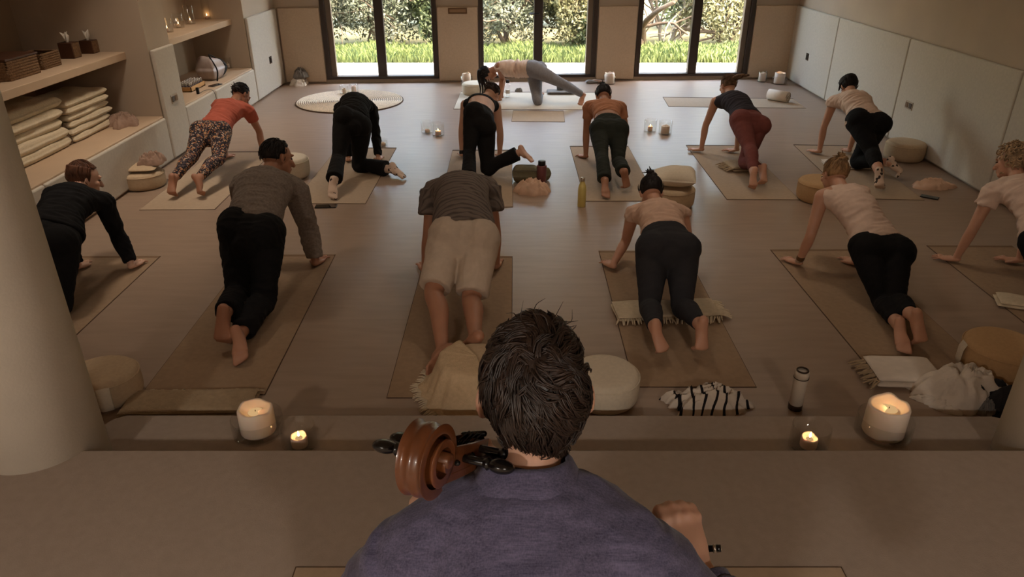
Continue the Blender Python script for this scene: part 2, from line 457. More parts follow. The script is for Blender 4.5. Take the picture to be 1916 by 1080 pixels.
# back wall with three openings
WIN = [(-2.92, -1.165), (-0.52, 1.335), (1.967, 3.805)]
SILL, HEAD = 0.055, 2.45
mb = MB(); us = [(BACK.u(x=a), BACK.u(x=b)) for a, b in WIN]
edges = [-0.35] + [e for w in us for e in w] + [BACK.L + 0.35]
for i in range(0, len(edges), 2): BACK.box(mb, edges[i], edges[i + 1], -0.32, 0, 0, CEIL)
for a, b in us:
    BACK.box(mb, a, b, -0.32, 0, 0, SILL); BACK.box(mb, a, b, -0.32, 0, HEAD, CEIL)
struct(mb, 'wall_back', M['plaster'])
mb = MB()
ends = [0.0] + [e for w in us for e in w] + [BACK.L]
for i in range(0, len(ends), 2):
    BACK.box(mb, ends[i] + 0.012, ends[i + 1] - 0.012, 0.001, 0.035, 0.02, 1.12)
struct(mb, 'trim_1', mat('panel_tan', rgb(196, 174, 150), 0.9, 0.05, 40, 0.12, 300), 0.012)

def window(n, a, b, mull, sash_left):
    """a dark bronze glazed door: outer frame, two sashes with one meeting stile, panes"""
    mb = MB(); f = 0.075
    BACK.box(mb, a, a + f, -0.10, 0.03, SILL, HEAD); BACK.box(mb, b - f, b, -0.10, 0.03, SILL, HEAD)
    BACK.box(mb, a, b, -0.10, 0.03, SILL, SILL + 0.045); BACK.box(mb, a, b, -0.10, 0.03, HEAD - f, HEAD)
    w = struct(mb, 'window_%d' % n, M['frame'], 0.006)
    mb = MB()
    BACK.box(mb, mull - 0.07, mull + 0.07, -0.085, 0.02, SILL + 0.03, HEAD - 0.03)
    struct(mb, 'meeting_stile', M['frame'], 0.008, w)
    mb = MB()
    s = a + f if sash_left else b - f
    s1 = s + 0.085 if sash_left else s - 0.085
    BACK.box(mb, min(s, s1), max(s, s1), -0.09, 0.0, SILL + 0.04, HEAD - 0.05)
    struct(mb, 'sash_frame', mat('sash_bronze_%d' % n, rgb(112, 98, 84), 0.4), 0.006, w)
    for p0, p1 in ((a + f, mull - 0.07), (mull + 0.07, b - f)):
        mb = MB(); BACK.box(mb, p0, p1, -0.045, -0.037, SILL + 0.04, HEAD - 0.06)
        struct(mb, 'window_pane', M['pane'], 0, w)
    return w
WO = []
for i, ((a, b), mx) in enumerate(zip(us, (-2.045, 0.41, 2.90))):
    WO.append(window(i + 1, a, b, BACK.u(x=mx), i == 0))
mb = MB(); hp = BACK.p(BACK.u(x=0.36), 0.05, 1.02)
mb.tube([hp + np.array([0.05, 0, 0]), hp + np.array([-0.09, -0.01, 0])], 0.011, n=8)
mb.tube([hp + np.array([0.05, 0.06, 0]), hp + np.array([0.05, 0, 0])], 0.010, n=8)
mb.build('door_handle', M['black'], WO[1])
for a, b in us:                                                      # daylight portals
    ld = bpy.data.lights.new('window_portal', 'AREA'); ld.shape = 'RECTANGLE'; ld.size = b - a; ld.size_y = HEAD - SILL
    ld.cycles.is_portal = True
    lo = bpy.data.objects.new('window_portal', ld); COL.objects.link(lo)
    lo.location = tuple(BACK.p((a + b) / 2, -0.2, (HEAD + SILL) / 2)); lo.rotation_euler = Vector(BACK.n).to_track_quat('-Z', 'Y').to_euler()

# right wall, padded panels
mb = MB(); RIGHT.box(mb, -0.3, RIGHT.L + 0.35, -0.3, 0, 0, CEIL); struct(mb, 'wall_right', M['plaster'])
seams = [RIGHT.L - 0.01] + [RIGHT.u(y=y) for y in (10.37, 8.34, 6.31, 4.28, 2.30, 0.3, -1.6)]
mb = MB()
for i in range(len(seams) - 1): RIGHT.box(mb, seams[i + 1] + 0.006, seams[i] - 0.006, 0.001, 0.04, 0.02, 1.12)
struct(mb, 'trim_2', M['panel'], 0.018)

# left wall: alcoves, pillar, padded fronts
XP = -3.61
A1, A2 = (3.2, 7.47), (7.97, 10.32)
mb = MB()
mb.box(-5.1, XP, -3.4, A1[0], 0, CEIL); mb.box(-5.1, XP, A1[1], A2[0], 0, CEIL); mb.box(-5.1, XP, A2[1], 12.05, 0, CEIL)
mb.box(-5.1, -4.85, A1[0], A1[1], 0, CEIL); mb.box(-5.1, -4.35, A2[0], A2[1], 0, CEIL)
mb.box(-4.85, XP, A1[0], A1[1], 2.3, CEIL); mb.box(-4.35, XP, A2[0], A2[1], 2.3, CEIL)
struct(mb, 'wall_left', M['plaster'])
mb = MB()
mb.box(XP + 0.001, XP + 0.045, A1[1] + 0.01, A2[0] - 0.006, 0.02, 1.12)
mb.box(XP + 0.001, XP + 0.045, A2[1] + 0.006, 11.64, 0.02, 1.12)
mb.box(XP + 0.001, XP + 0.045, -3.1, A1[0] - 0.01, 0.02, 1.12)
struct(mb, 'trim_3', M['panel'], 0.018)
mb = MB()
for y0, y1 in ((3.21, 5.3), (5.312, 7.46), (7.975, 8.85), (8.862, 10.312)): mb.box(XP + 0.001, XP + 0.04, y0, y1, 0.02, 0.455)
struct(mb, 'trim_4', M['panel'], 0.018)
def bench(y0, y1, xb, label):
    o = fix_normals(MB().box(xb + 0.001, XP + 0.012, y0 + 0.001, y1 - 0.001, 0.001, 0.47).build('alcove_bench', M['warmwood'], loc=(XP, (y0 + y1) / 2, 0), smooth=False))
    tag(o, label, 'bench', kind='structure'); return bev(o, 0.008)
bench(*A1, -4.85, 'long built-in bench of the near alcove holding the blankets')
bench(*A2, -4.35, 'built-in bench of the far alcove holding a bag and tray')
def shelf(y0, y1, xb, xf, label):
    o = fix_normals(MB().box(xb + 0.001, xf, y0 + 0.001, y1 - 0.001, 1.036, 1.108).build('wall_shelf', M['warmwood'], loc=(xf, (y0 + y1) / 2, 1.036), smooth=False))
    tag(o, label, 'shelf', kind='structure'); return bev(o, 0.006)
shelf(*A1, -4.85, -3.84, 'thick shelf above the blankets carrying baskets and tissue boxes')
shelf(*A2, -4.35, -3.78, 'thick pale shelf carrying glass candle holders')

# rear wall, platform, step, columns
struct(MB().box(-5.1, 5.0, -3.5, -3.2, 0, CEIL), 'wall_rear', M['plaster'])
o = struct(MB().box(XP + 0.045, 4.2, -3.19, 2.31, 0.001, 0.34), 'trim_5', M['platform'], 0.012)
pl = [G(182, 801, .17)[:2], G(212, 783, .17)[:2], G(236, 776, .17)[:2], (0, 2.771), G(1855, 778, .17)[:2], G(1893, 785, .17)[:2], G(1930, 806, .17)[:2]]
pl = [(-2.3, 2.312)] + [tuple(p) for p in pl] + [(2.75, 2.312)]
struct(MB().prism(pl, 0.001, 0.17), 'trim_6', M['platform'], 0.010)
for i, (cx, cy) in enumerate(((-1.93, 2.38), (2.30, 2.42))):
    o = MB().lathe([(0.225, 0.0), (0.225, CEIL)], (cx, cy, 0), 64).build('column_%s' % ('left', 'right')[i], M['column'], loc=(cx, cy, 0))
    o['kind'] = 'structure'

# wall plates and vent
def plate(name, fr, uu, vv, z, w, h, m, label, cat, inner=None):
    mb = MB(); fr.box(mb, uu - w / 2, uu + w / 2, vv, vv + 0.008, z - h / 2, z + h / 2)
    o = fix_normals(mb.build(name, m, loc=fr.p(uu, vv, z), smooth=False)); tag(o, label, cat); bev(o, 0.002)
    if inner:
        for du, m2 in inner:
            mb = MB(); fr.box(mb, uu + du - h * .32, uu + du + h * .32, vv + 0.008, vv + 0.013, z - h * .32, z + h * .32)
            fix_normals(mb.build('socket_insert', m2, o, smooth=False))
M['bronze_dark'] = mat('bronze_dark', rgb(64, 50, 38), 0.4, metal=0.4)
M['plate_light'] = mat('plate_light', rgb(160, 144, 124), 0.4, metal=0.3)
plate('wall_socket', LEFT, LEFT.u(y=7.72), 0.005, 0.60, 0.15, 0.085, M['plate_light'], 'double bronze socket on the pillar between the two alcoves', 'socket', [(-.036, M['bronze_dark']), (.036, M['bronze'])])
plate('wall_socket', LEFT, LEFT.u(y=11.05), 0.005, 0.46, 0.10, 0.10, M['bronze_dark'], 'small square socket on the left wall near the far corner', 'socket', [(0, M['black'])])
plate('wall_socket', RIGHT, RIGHT.u(y=11.28), 0.04, 0.47, 0.10, 0.10, M['bronze_dark'], 'small square socket on the right wall near the windows', 'socket', [(0, M['black'])])
plate('wall_socket', RIGHT, RIGHT.u(y=8.02), 0.04, 0.46, 0.16, 0.085, M['plate_light'], 'double bronze socket on the right wall beside the kneeling woman', 'socket', [(-.04, M['bronze_dark']), (.04, M['bronze'])])
mb = MB(); uv = BACK.u(x=-0.835)
BACK.box(mb, uv - .145, uv + .145, 0.035, 0.05, 1.025, 1.045); BACK.box(mb, uv - .145, uv + .145, 0.035, 0.05, 1.09, 1.11)
BACK.box(mb, uv - .145, uv - .125, 0.035, 0.05, 1.045, 1.09); BACK.box(mb, uv + .125, uv + .145, 0.035, 0.05, 1.045, 1.09)
vt = fix_normals(mb.build('wall_vent', M['bronze'], loc=BACK.p(uv, .035, 1.06), smooth=False)); tag(vt, 'bronze framed slot vent on the pier between two windows', 'vent')
mb = MB(); BACK.box(mb, uv - .125, uv + .125, 0.035, 0.041, 1.045, 1.09); fix_normals(mb.build('vent_grille', mat('vent_tan', rgb(150, 118, 88), 0.6), vt, smooth=False))

# ceiling lamps added out of view to brighten the room
M['diffuser'] = emit('fill_lamp_diffuser', (1.0, 0.78, 0.55, 1), 6.0)
for i, (x, y, pw) in enumerate(FILL_LAMPS):
    t = thing('fill_ceiling_light', (x, y, CEIL), 'round ceiling light added out of view to brighten the yoga room', 'light', 'added ceiling lights')
    MB().lathe([(0.20, 0), (0.20, -0.05), (0.18, -0.055)], (x, y, CEIL), 40).build('housing', M['plaster'], t)
    MB().lathe([(0.175, -0.056), (0.165, -0.062), (0.02, -0.066)], (x, y, CEIL), 40).build('diffuser', M['diffuser'], t)
    ld = bpy.data.lights.new('fill_light', 'AREA'); ld.shape = 'DISK'; ld.size = 0.34; ld.energy = pw; ld.color = (1.0, 0.86, 0.72) if y > 0 else (1.0, 0.90, 0.80); ld.spread = math.radians(95 if x < -2.5 and y > 0 else 125 if y > 0 else 170)
    lo = bpy.data.objects.new('fill_light', ld); COL.objects.link(lo); lo.parent = t; lo.location = (0, 0, -0.075)

# ---------------------------------------------------------------- outside the windows
o = struct(MB().box(-14, 16, 12.46, 13.75, -0.14, -0.02), 'trim_7', M['stone_terrace'])
struct(MB().box(-30, 30, 13.75, 60, -0.3, -0.04), 'ground', M['earth'])
rng = np.random.default_rng(5)
def blades(n, x0, x1, y0, y1, h, w, seed):
    r = np.random.default_rng(seed)
    x = r.uniform(x0, x1, n); y = y0 + (y1 - y0) * r.beta(1.1, 1.3, n); a = r.uniform(0, 6.28, n); hh = h * r.uniform(.45, 1.15, n) * (0.7 + 0.5 * np.sin(x * 2.1 + 1) ** 2)
    lx, ly = r.normal(0, .35, n) * hh, r.normal(0, .35, n) * hh
    dx, dy = np.cos(a) * w, np.sin(a) * w
    V = np.empty((n, 4, 3)); z0 = np.full(n, -0.045)
    V[:, 0] = np.c_[x - dx, y - dy, z0]; V[:, 1] = np.c_[x + dx, y + dy, z0]
    V[:, 2] = np.c_[x + dx * .6 + lx * .4, y + dy * .6 + ly * .4, hh * .6]; V[:, 3] = np.c_[x + lx, y + ly, hh]
    k = np.arange(n) * 4
    return V.reshape(-1, 3), np.concatenate([np.c_[k, k + 1, k + 2], np.c_[k, k + 2, k + 3]])
V, F = blades(30000, -7, 8, 13.72, 15.6, 0.15, 0.009, 3)
o = mesh_obj('grass', V, F, M['grass'], smooth=False); tag(o, 'tall bright green grass growing beyond the terrace', 'grass', kind='stuff')
def leaves(c, r, n, size, seed, hollow=0.35):
    q = np.random.default_rng(seed)
    d = q.normal(size=(n, 3)); d /= np.linalg.norm(d, axis=1)[:, None]
    rad = hollow + (1 - hollow) * q.uniform(0, 1, n) ** 0.5
    lump = 1 + 0.22 * np.sin(d[:, 0] * 6 + seed) * np.sin(d[:, 2] * 5 + seed * 2) + 0.15 * np.sin(d[:, 1] * 9 + d[:, 2] * 7)
    p = np.array(c) + d * np.array(r) * (rad * lump)[:, None]
    p = p[p[:, 2] > 0.05]; n = len(p)
    a = q.normal(size=(n, 3)); a /= np.linalg.norm(a, axis=1)[:, None]
    b = np.cross(a, q.normal(size=(n, 3))); b /= np.linalg.norm(b, axis=1)[:, None]
    s = size * q.uniform(.6, 1.3, n)[:, None]
    V = np.stack([p - a * s, p + b * s * .42, p + a * s, p - b * s * .42], 1).reshape(-1, 3); k = np.arange(n) * 4
    return V, np.c_[k, k + 1, k + 2, k + 3]
def branch(mb, p, d, L, r, depth, q, spread=.7, gnarl=.25):
    pts = [np.array(p)]; dd = nrm(d); segs = 6
    for _ in range(segs):
        dd = nrm(dd + q.normal(0, gnarl, 3)); pts.append(pts[-1] + dd * L / segs)
    mb.tube(pts, np.linspace(r, r * .55, len(pts)), n=7)
    if depth > 0:
        for _ in range(3 if depth > 1 else 2):
            i = q.integers(2, segs + 1); branch(mb, pts[i], dd + q.normal(0, spread, 3), L * q.uniform(.55, .8), r * .5, depth - 1, q, spread, gnarl)
def plant(name, x, y, h, rx, ry, n, size, m, label, cat, group, seed, trunk_r=.05, bark='bark', nb=3, lean=(0, 0), base=.02):
    q = np.random.default_rng(seed); t = thing(name, (x, y, -0.05), label, cat, group)
    zc = h * (.5 + base * .5); rz = h * (.5 - base * .5)
    V, F = leaves((x + lean[0] * .5, y, zc), (rx, ry, rz), int(n * (2.8 if 'shrub' in name else 1.9)), size * 1.05, seed)
    mesh_obj('foliage', V, F, m, t, smooth=False)
    mb = MB()
    for _ in range(nb): branch(mb, (x + q.normal(0, .08), y + q.normal(0, .08), -.08), (lean[0] + q.normal(0, .3), lean[1] + q.normal(0, .2), 1), h * .62, trunk_r, 2, q)
    mb.build('trunk', M[bark], t)
    return t
SH = 'shrubs beyond the terrace'
plant('shrub', -4.3, 15.7, 2.3, 1.2, .9, 5200, .042, M['leaf_sage'], 'grey-green shrub at the far left behind the left window', 'shrub', SH, 11)
plant('shrub', -2.75, 16.0, 2.6, 1.15, .9, 6200, .040, M['leaf_sage'], 'dense sage-green shrub seen through the left pane of the left window', 'shrub', SH, 12)
plant('shrub', -1.55, 15.8, 1.7, .55, .5, 2600, .045, M['leaf_green'], 'small bright green shrub beside a thin trunk in the left window', 'shrub', SH, 13)
plant('shrub', -.15, 15.9, 2.4, 1.1, .9, 6000, .040, M['leaf_sage'], 'silvery shrub behind the left pane of the middle window', 'shrub', SH, 14)
plant('shrub', 1.35, 15.8, 2.3, .95, .8, 5600, .042, M['leaf_yellow'], 'pale yellow flowering shrub behind the right pane of the middle window', 'shrub', SH, 15)
plant('shrub', 1.75, 15.2, .75, .42, .4, 1500, .036, M['leaf_green'], 'low dark green bush at the foot of the yellow shrub', 'shrub', SH, 16)
plant('shrub', 4.5, 16.0, 2.2, 1.15, .8, 5200, .040, M['leaf_yellow'], 'loose yellow-green shrub behind the right pane of the right window', 'shrub', SH, 17)
plant('shrub', 6.2, 16.3, 2.6, 1.2, .9, 4600, .045, M['leaf_sage'], 'grey-green shrub beyond the right end of the windows', 'shrub', SH, 18)
TR = 'trees behind the shrubs'
for i, (x, y, h, n, mk, lab) in enumerate([
    (-5.8, 19.0, 5.0, 6000, 'leaf_green', 'leafy tree farthest left beyond the shrubs'),
    (-3.2, 19.6, 5.4, 7000, 'leaf_sage', 'pale leafy tree rising behind the dense sage shrub'),
    (-.7, 19.2, 5.0, 7000, 'leaf_yellow', 'yellowish tree behind the pier between left and middle windows'),
    (1.9, 19.6, 5.2, 7000, 'leaf_sage', 'grey-green tree rising behind the yellow flowering shrub'),
    (4.4, 19.4, 5.0, 7000, 'leaf_green', 'green leafy tree behind the gnarled bare trunks'),
    (7.0, 19.8, 5.2, 6000, 'leaf_sage', 'leafy tree farthest right beyond the shrubs')]):
    plant('tree', x, y, h, 1.75, 1.2, n, .075, M[mk], lab, 'tree', TR, 30 + i, .11, base=0.0)
plant('gnarled_tree', 2.75, 16.3, 2.6, .95, .6, 1100, .042, M['leaf_yellow'], 'gnarled tree with twisting bare trunks in the right window', 'tree', TR, 41, .075, nb=6, lean=(-.25, 0), base=.35)
plant('gnarled_tree', 3.35, 16.5, 2.0, .8, .5, 900, .042, M['leaf_sage'], 'leaning tangle of pale dead branches right of the gnarled tree', 'tree', TR, 44, .04, bark='twig', nb=6, lean=(.7, 0), base=.2)
plant('young_tree', -1.35, 17.4, 3.2, .7, .5, 900, .045, M['leaf_yellow'], 'thin bare-stemmed young tree in the right pane of the left window', 'tree', TR, 46, .035, nb=3, lean=(-.3, 0), base=.5)

# ---------------------------------------------------------------- people
JN = ['head', 'neck', 'pel', 'shL', 'shR', 'elL', 'elR', 'wrL', 'wrR', 'hiL', 'hiR', 'knL', 'knR', 'anL', 'anR', 'toL', 'toR']
def remesh(name, parts, voxel, mat_, parent=None, loc=None, smooth_it=5, fac=0.5):
    """fuse overlapping closed pieces into one continuous surface"""
    V = []; F = []; k = 0
    for v, f in parts:
        V.append(np.asarray(v)); F += [tuple(int(i) + k for i in q) for q in f]; k += len(v)
    V = np.concatenate(V)
    o = mesh_obj(name, V, F, mat_, parent, loc)
    fix_normals(o)
    m = o.modifiers.new('r', 'REMESH'); m.mode = 'VOXEL'; m.voxel_size = voxel; m.adaptivity = 0.0
    s = o.modifiers.new('s', 'SMOOTH'); s.factor = fac; s.iterations = smooth_it
    bpy.context.view_layer.update()
    dg = bpy.context.evaluated_depsgraph_get()
    me = bpy.data.meshes.new_from_object(o.evaluated_get(dg)); me.name = name
    old = o.data; o.modifiers.clear(); o.data = me; bpy.data.meshes.remove(old)
    if not me.materials: me.materials.append(mat_)
    me.polygons.foreach_set('use_smooth', [True] * len(me.polygons))
    return o
def wrinkle(o, axes, freq, amp, seed=0.0, ridge=True):
    """cloth folds: push vertices along their normals by stretched noise"""
    me = o.data; n = len(me.vertices)
    co = np.empty(n * 3); me.vertices.foreach_get('co', co); co = co.reshape(-1, 3)
    no = np.array([v.normal[:] for v in me.vertices])
    q = np.stack([co @ np.asarray(a) * f for a, f in zip(axes, freq)], 1) + seed
    h = np.array([mnoise.noise(Vector(v)) for v in q])
    if ridge: h = np.maximum(0.6 - np.abs(h) * 2.0, -.55)
    co = co + no * (h * amp)[:, None]
    me.vertices.foreach_set('co', co.ravel()); me.update()

TS = np.array([-.17, -.06, .06, .22, .40, .60, .78, .92, 1.0])
TW = np.array([.100, .160, .168, .146, .128, .138, .152, .138, .064])
TD = np.array([.078, .112, .116, .102, .094, .104, .106, .084, .055])
class Body:
    def __init__(s, J, sp):
        s.J = J; s.sp = sp; s.S = sp.get('s', 1.0); s.male = sp.get('male', False)
        s.latH = nrm(J['hiR'] - J['hiL']); s.latS = nrm(J['shR'] - J['shL'])
        s.spine = nrm(J['neck'] - J['pel']); l = nrm(s.latH + s.latS); s.lat = nrm(l - s.spine * np.dot(l, s.spine))
        s.dors = np.cross(s.lat, s.spine)
        s.arch = sp.get('arch', .03); s.hw = sp.get('hw', 1.0); s.ww = sp.get('ww', 1.0); s.cw = sp.get('cw', 1.0); s.lw = sp.get('lw', 1.0); s.aw = sp.get('aw', 1.0)
    def sp_pt(s, t):
        J = s.J; tt = min(max(t, 0), 1)
        return J['pel'] + (J['neck'] - J['pel']) * t + s.dors * (s.arch * math.sin(math.pi * tt) - .02)
    def torso(s, t0=-.17, t1=1.0, g=0.0, cap='round', flare=0.0, m=16):
        t = np.linspace(t0, t1, m)
        k = s.S * np.interp(t, TS, [s.hw, s.hw, s.hw, (s.hw + s.ww) / 2, s.ww, s.cw, s.cw, s.cw, 1])
        w = np.interp(t, TS, TW) * k + g; d = np.interp(t, TS, TD) * s.S * (.5 + .5 * k / s.S) + g
        w = np.convolve(np.r_[w[0], w, w[-1]], [.25, .5, .25], 'valid'); d = np.convolve(np.r_[d[0], d, d[-1]], [.25, .5, .25], 'valid')
        if flare: f = flare * np.clip((t0 + .35 - t) / .35, 0, 1); w = w + f; d = d + f
        P = np.array([s.sp_pt(q) for q in t])
        U = np.array([nrm(s.latH * (1 - min(max(q, 0), 1)) + s.latS * min(max(q, 0), 1)) for q in t])
        return [tube(P, w, d, U, 24, cap)]
    def yoke(s, g=0.0, reach=1.0):
        out = []
        for c in 'LR':
            a = s.sp_pt(.90); b = s.J['sh' + c]
            out.append(tube([a, (a * .5 + b * .5) + s.spine * .012, a + (b - a) * reach], np.array([.078, .066, .054]) * s.S * s.cw + g, np.array([.07, .06, .05]) * s.S * s.cw + g, s.spine, 14))
            # breast / chest side
            p = s.sp_pt(.70); out.append(tube([p, p + (b - p) * .8], np.array([.09, .06]) * s.S * s.cw + g, None, s.spine, 14))
        return out
    def arm(s, c, f0=0.0, f1=2.0, g=0.0, cap='round', flare=0.0):
        J = s.J; a, e, w = J['sh' + c], J['el' + c], J['wr' + c]; k = s.S * s.aw * (1.12 if s.male else 1.0)
        key = [a, a + (e - a) * .33, a + (e - a) * .7, e, e + (w - e) * .3, e + (w - e) * .7, w]
        r = np.array([.054, .047, .041, .037, .038, .030, .025]) * k
        tt = np.array([0, .33, .7, 1, 1.3, 1.7, 2.0]); P = cr(np.c_[key, r], 31); T = cr(tt[:, None], 31)[:, 0]
        sel = (T >= f0 - 1e-6) & (T <= f1 + 1e-6)
        rr = P[sel, 3] + g
        if flare: rr = rr + flare * ((T[sel] - f0) / (f1 - f0)) ** 1.2
        return [tube(P[sel, :3], rr, rr * .94, s.lat, 16, cap)]
    def leg(s, c, f0=0.0, f1=2.0, g=0.0, cap='round', prof=None):
        J = s.J; h, k_, a = J['hi' + c], J['kn' + c], J['an' + c]; k = s.S * s.lw
        post = s.posterior(c)
        key = [h, h + (k_ - h) * .35, h + (k_ - h) * .75, k_, k_ + (a - k_) * .3 + post * .016, k_ + (a - k_) * .65 + post * .006, a]
        r = np.array([.100, .088, .066, .056, .057, .044, .035]) * k
        tt = np.array([0, .35, .75, 1, 1.3, 1.65, 2.0]); P = cr(np.c_[key, r], 41); T = cr(tt[:, None], 41)[:, 0]
        sel = (T >= f0 - 1e-6) & (T <= f1 + 1e-6); rr = P[sel, 3] + g
        if prof: rr = np.maximum(rr, np.interp(T[sel], [p[0] for p in prof], [p[1] for p in prof]))
        return [tube(P[sel, :3], rr, None, s.lat, 18, cap)]
    def glutes(s, g=0.0):
        out = []
        for c in 'LR':
            ctr = s.J['hi' + c] + s.dors * .022 - s.spine * .035
            out.append(ball(ctr, np.array([.098 * s.hw, .108, .098]) * s.S + g, [s.lat, s.spine, s.dors], 20))
        md = s.J['pel'] + s.dors * .026 - s.spine * .030
        out.append(ball(md, np.array([.120 * s.hw, .104, .088]) * s.S + g, [s.lat, s.spine, s.dors], 20))
        out.append(ball(s.J['pel'] - s.spine * .095 * s.S - s.dors * .015, np.array([.085, .070, .075]) * s.S + g * 1.2 + (.014 if g > 0 else 0), [s.lat, s.spine, s.dors], 18))
        return out
    def posterior(s, c):
        J = s.J; sh = nrm(J['an' + c] - J['kn' + c]); p = J['hi' + c] - J['kn' + c]; p = p - sh * np.dot(p, sh)
        if np.linalg.norm(p) < .14: p = s.dors - sh * np.dot(s.dors, sh)
        return nrm(p)
    def foot(s, c, g=0.0, toes=True):
        J = s.J; an, to = J['an' + c], J['to' + c]; f = nrm(to - an); sh = nrm(an - J['kn' + c]); p = s.posterior(c); k = s.S * (1.06 if s.male else 1)
        h = nrm(p * .6 + sh * .5 - f * .5); heel = an + h * .040 * k
        n = nrm(h - f * np.dot(h, f)); lt = nrm(np.cross(f, n)); sg = 1 if np.dot(lt, s.lat) > 0 else -1
        med = lt * sg * (1 if c == 'L' else -1)
        L = np.linalg.norm(to - an); ball_ = an + f * (L * .66) + n * .018
        out = [tube(cr([heel + n * .004, heel * .55 + ball_ * .45 - n * .010 - med * .006, ball_], 9), cr(np.array([[.031], [.034], [.045]]), 9)[:, 0] * k + g, cr(np.array([[.029], [.024], [.018]]), 9)[:, 0] * k + g, lt, 14),
               tube([an, an * .45 + ball_ * .55 - n * .014, ball_ - n * .002], np.array([.034, .031, .036]) * k + g, np.array([.033, .024, .014]) * k + g, lt, 14),
               tube([an - f * .0 , heel], np.array([.030, .026]) * k + g, None, lt, 12)]
        fd = f
        if f[2] < -.55: fd = nrm(f * .35 - n)          # toes tucked under, heel up
        for i, (o_, r, q) in enumerate(((.030, .0135, 1.0), (.012, .0105, .98), (-.004, .0098, .9), (-.019, .0092, .8), (-.033, .0088, .66))):
            b0 = ball_ + med * o_ * k * .9 - n * .004; tl = L * .34 * q * (0.75 if fd is not f else 1)
            pts = [b0, b0 + fd * tl * .55 + med * o_ * .10, b0 + fd * tl + med * o_ * .10]
            out.append(tube(pts, (r * k + g) * np.array([1.05, .95, 1.0]), None, lt, 10))
        return out
    def hand(s, c, fd=None, up=None, curl=.10):
        J = s.J; w = J['wr' + c]; k = s.S * (1.08 if s.male else .98)
        sg = -1 if c == 'L' else 1
        if fd is None: fd = nrm(s.lat * .12 * sg + np.array([s.spine[0], s.spine[1], 0]))
        up = np.array([0, 0, 1.0]) if up is None else nrm(up)
        f = nrm(fd - up * np.dot(fd, up)); lt = np.cross(f, up)      # to the person's right when palm down
        th = lt * (-sg)                                              # thumb side (inner)
        b = w - up * .006
        out = [tube([b - f * .015, b + f * .03 - up * .010, b + f * .085 - up * .018], np.array([.026, .036, .041]) * k, np.array([.020, .018, .013]) * k, lt, 14)]
        for o_, L, r, sp_ in ((.030, .070, .0084, .22), (.0105, .080, .0086, .07), (-.0105, .074, .0084, -.07), (-.030, .058, .0078, -.24)):
            b0 = b + f * .080 * k + th * o_ * k - up * .018; d = nrm(f + th * sp_)
            out.append(tube([b0, b0 + d * L * .42 * k + up * .004 * curl * 20, b0 + d * L * .75 * k - up * .002, b0 + d * L * k - up * .007], np.array([1.12, 1.08, 1.0, .85]) * r * k, None, lt, 10))
        b0 = b + f * .018 + th * .026 - up * .012; d = nrm(f * .75 + th * .75)
        out.append(tube([b0, b0 + d * .035 * k, b0 + nrm(f + th * .5) * .066 * k - up * .008], np.array([.0145, .011, .009]) * k, None, lt, 10))
        return out
    def headframe(s):
        J = s.J; hu = s.sp.get('hu'); hf = s.sp.get('hf')
        hu = nrm(hu) if hu is not None else nrm(J['head'] - J['neck'])
        hf = np.array(hf, float) if hf is not None else -s.dors
        hf = nrm(hf - hu * np.dot(hf, hu)); return np.array([np.cross(hf, hu), hf, hu])
    def head(s):
        ax = s.headframe(); L, f, u = ax; c = s.J['head']; k = s.S * (1.03 if s.male else .98); T = lambda a, b, d: c + (L * a + f * b + u * d) * k
        nk = s.J['neck']
        out = [ball(T(0, -.008, .022), np.array([.076, .094, .092]) * k, ax, 24), ball(T(0, .030, -.035), np.array([.060, .062, .075]) * k, ax, 20),
               ball(T(0, .060, -.083), np.array([.034, .030, .028]) * k, ax, 14),
               tube([nk - s.spine * .03 + s.dors * -.015, nk * .45 + T(0, -.03, -.05) * .55, T(0, -.012, -.03)], np.array([.062, .052, .055]) * s.S * s.sp.get('nk', 1.12 if s.male else .95), None, L, 16),
               tube([T(0, .088, .012), T(0, .103, -.012), T(0, .112, -.030)], np.array([.009, .012, .015]) * k, None, L, 10),
               ball(T(0, .088, .030), np.array([.050, .014, .010]) * k, ax, 12), ball(T(0, .090, -.056), np.array([.024, .010, .006]) * k, ax, 10), ball(T(0, .088, -.067), np.array([.021, .010, .007]) * k, ax, 10)]
        for sg in (-1, 1):
            out.append(ball(T(sg * .040, .068, -.018), np.array([.022, .022, .02]) * k, ax, 12))
            e = np.array([nrm(L * sg * .5 - f * .9), nrm(L * sg * .9 + f * .45), u])
            out.append(ball(T(sg * .079, -.004, -.008), np.array([.018, .008, .030]) * k, e, 14)); out.append(ball(T(sg * .076, .004, -.030), np.array([.010, .008, .012]) * k, e, 10))
        return out
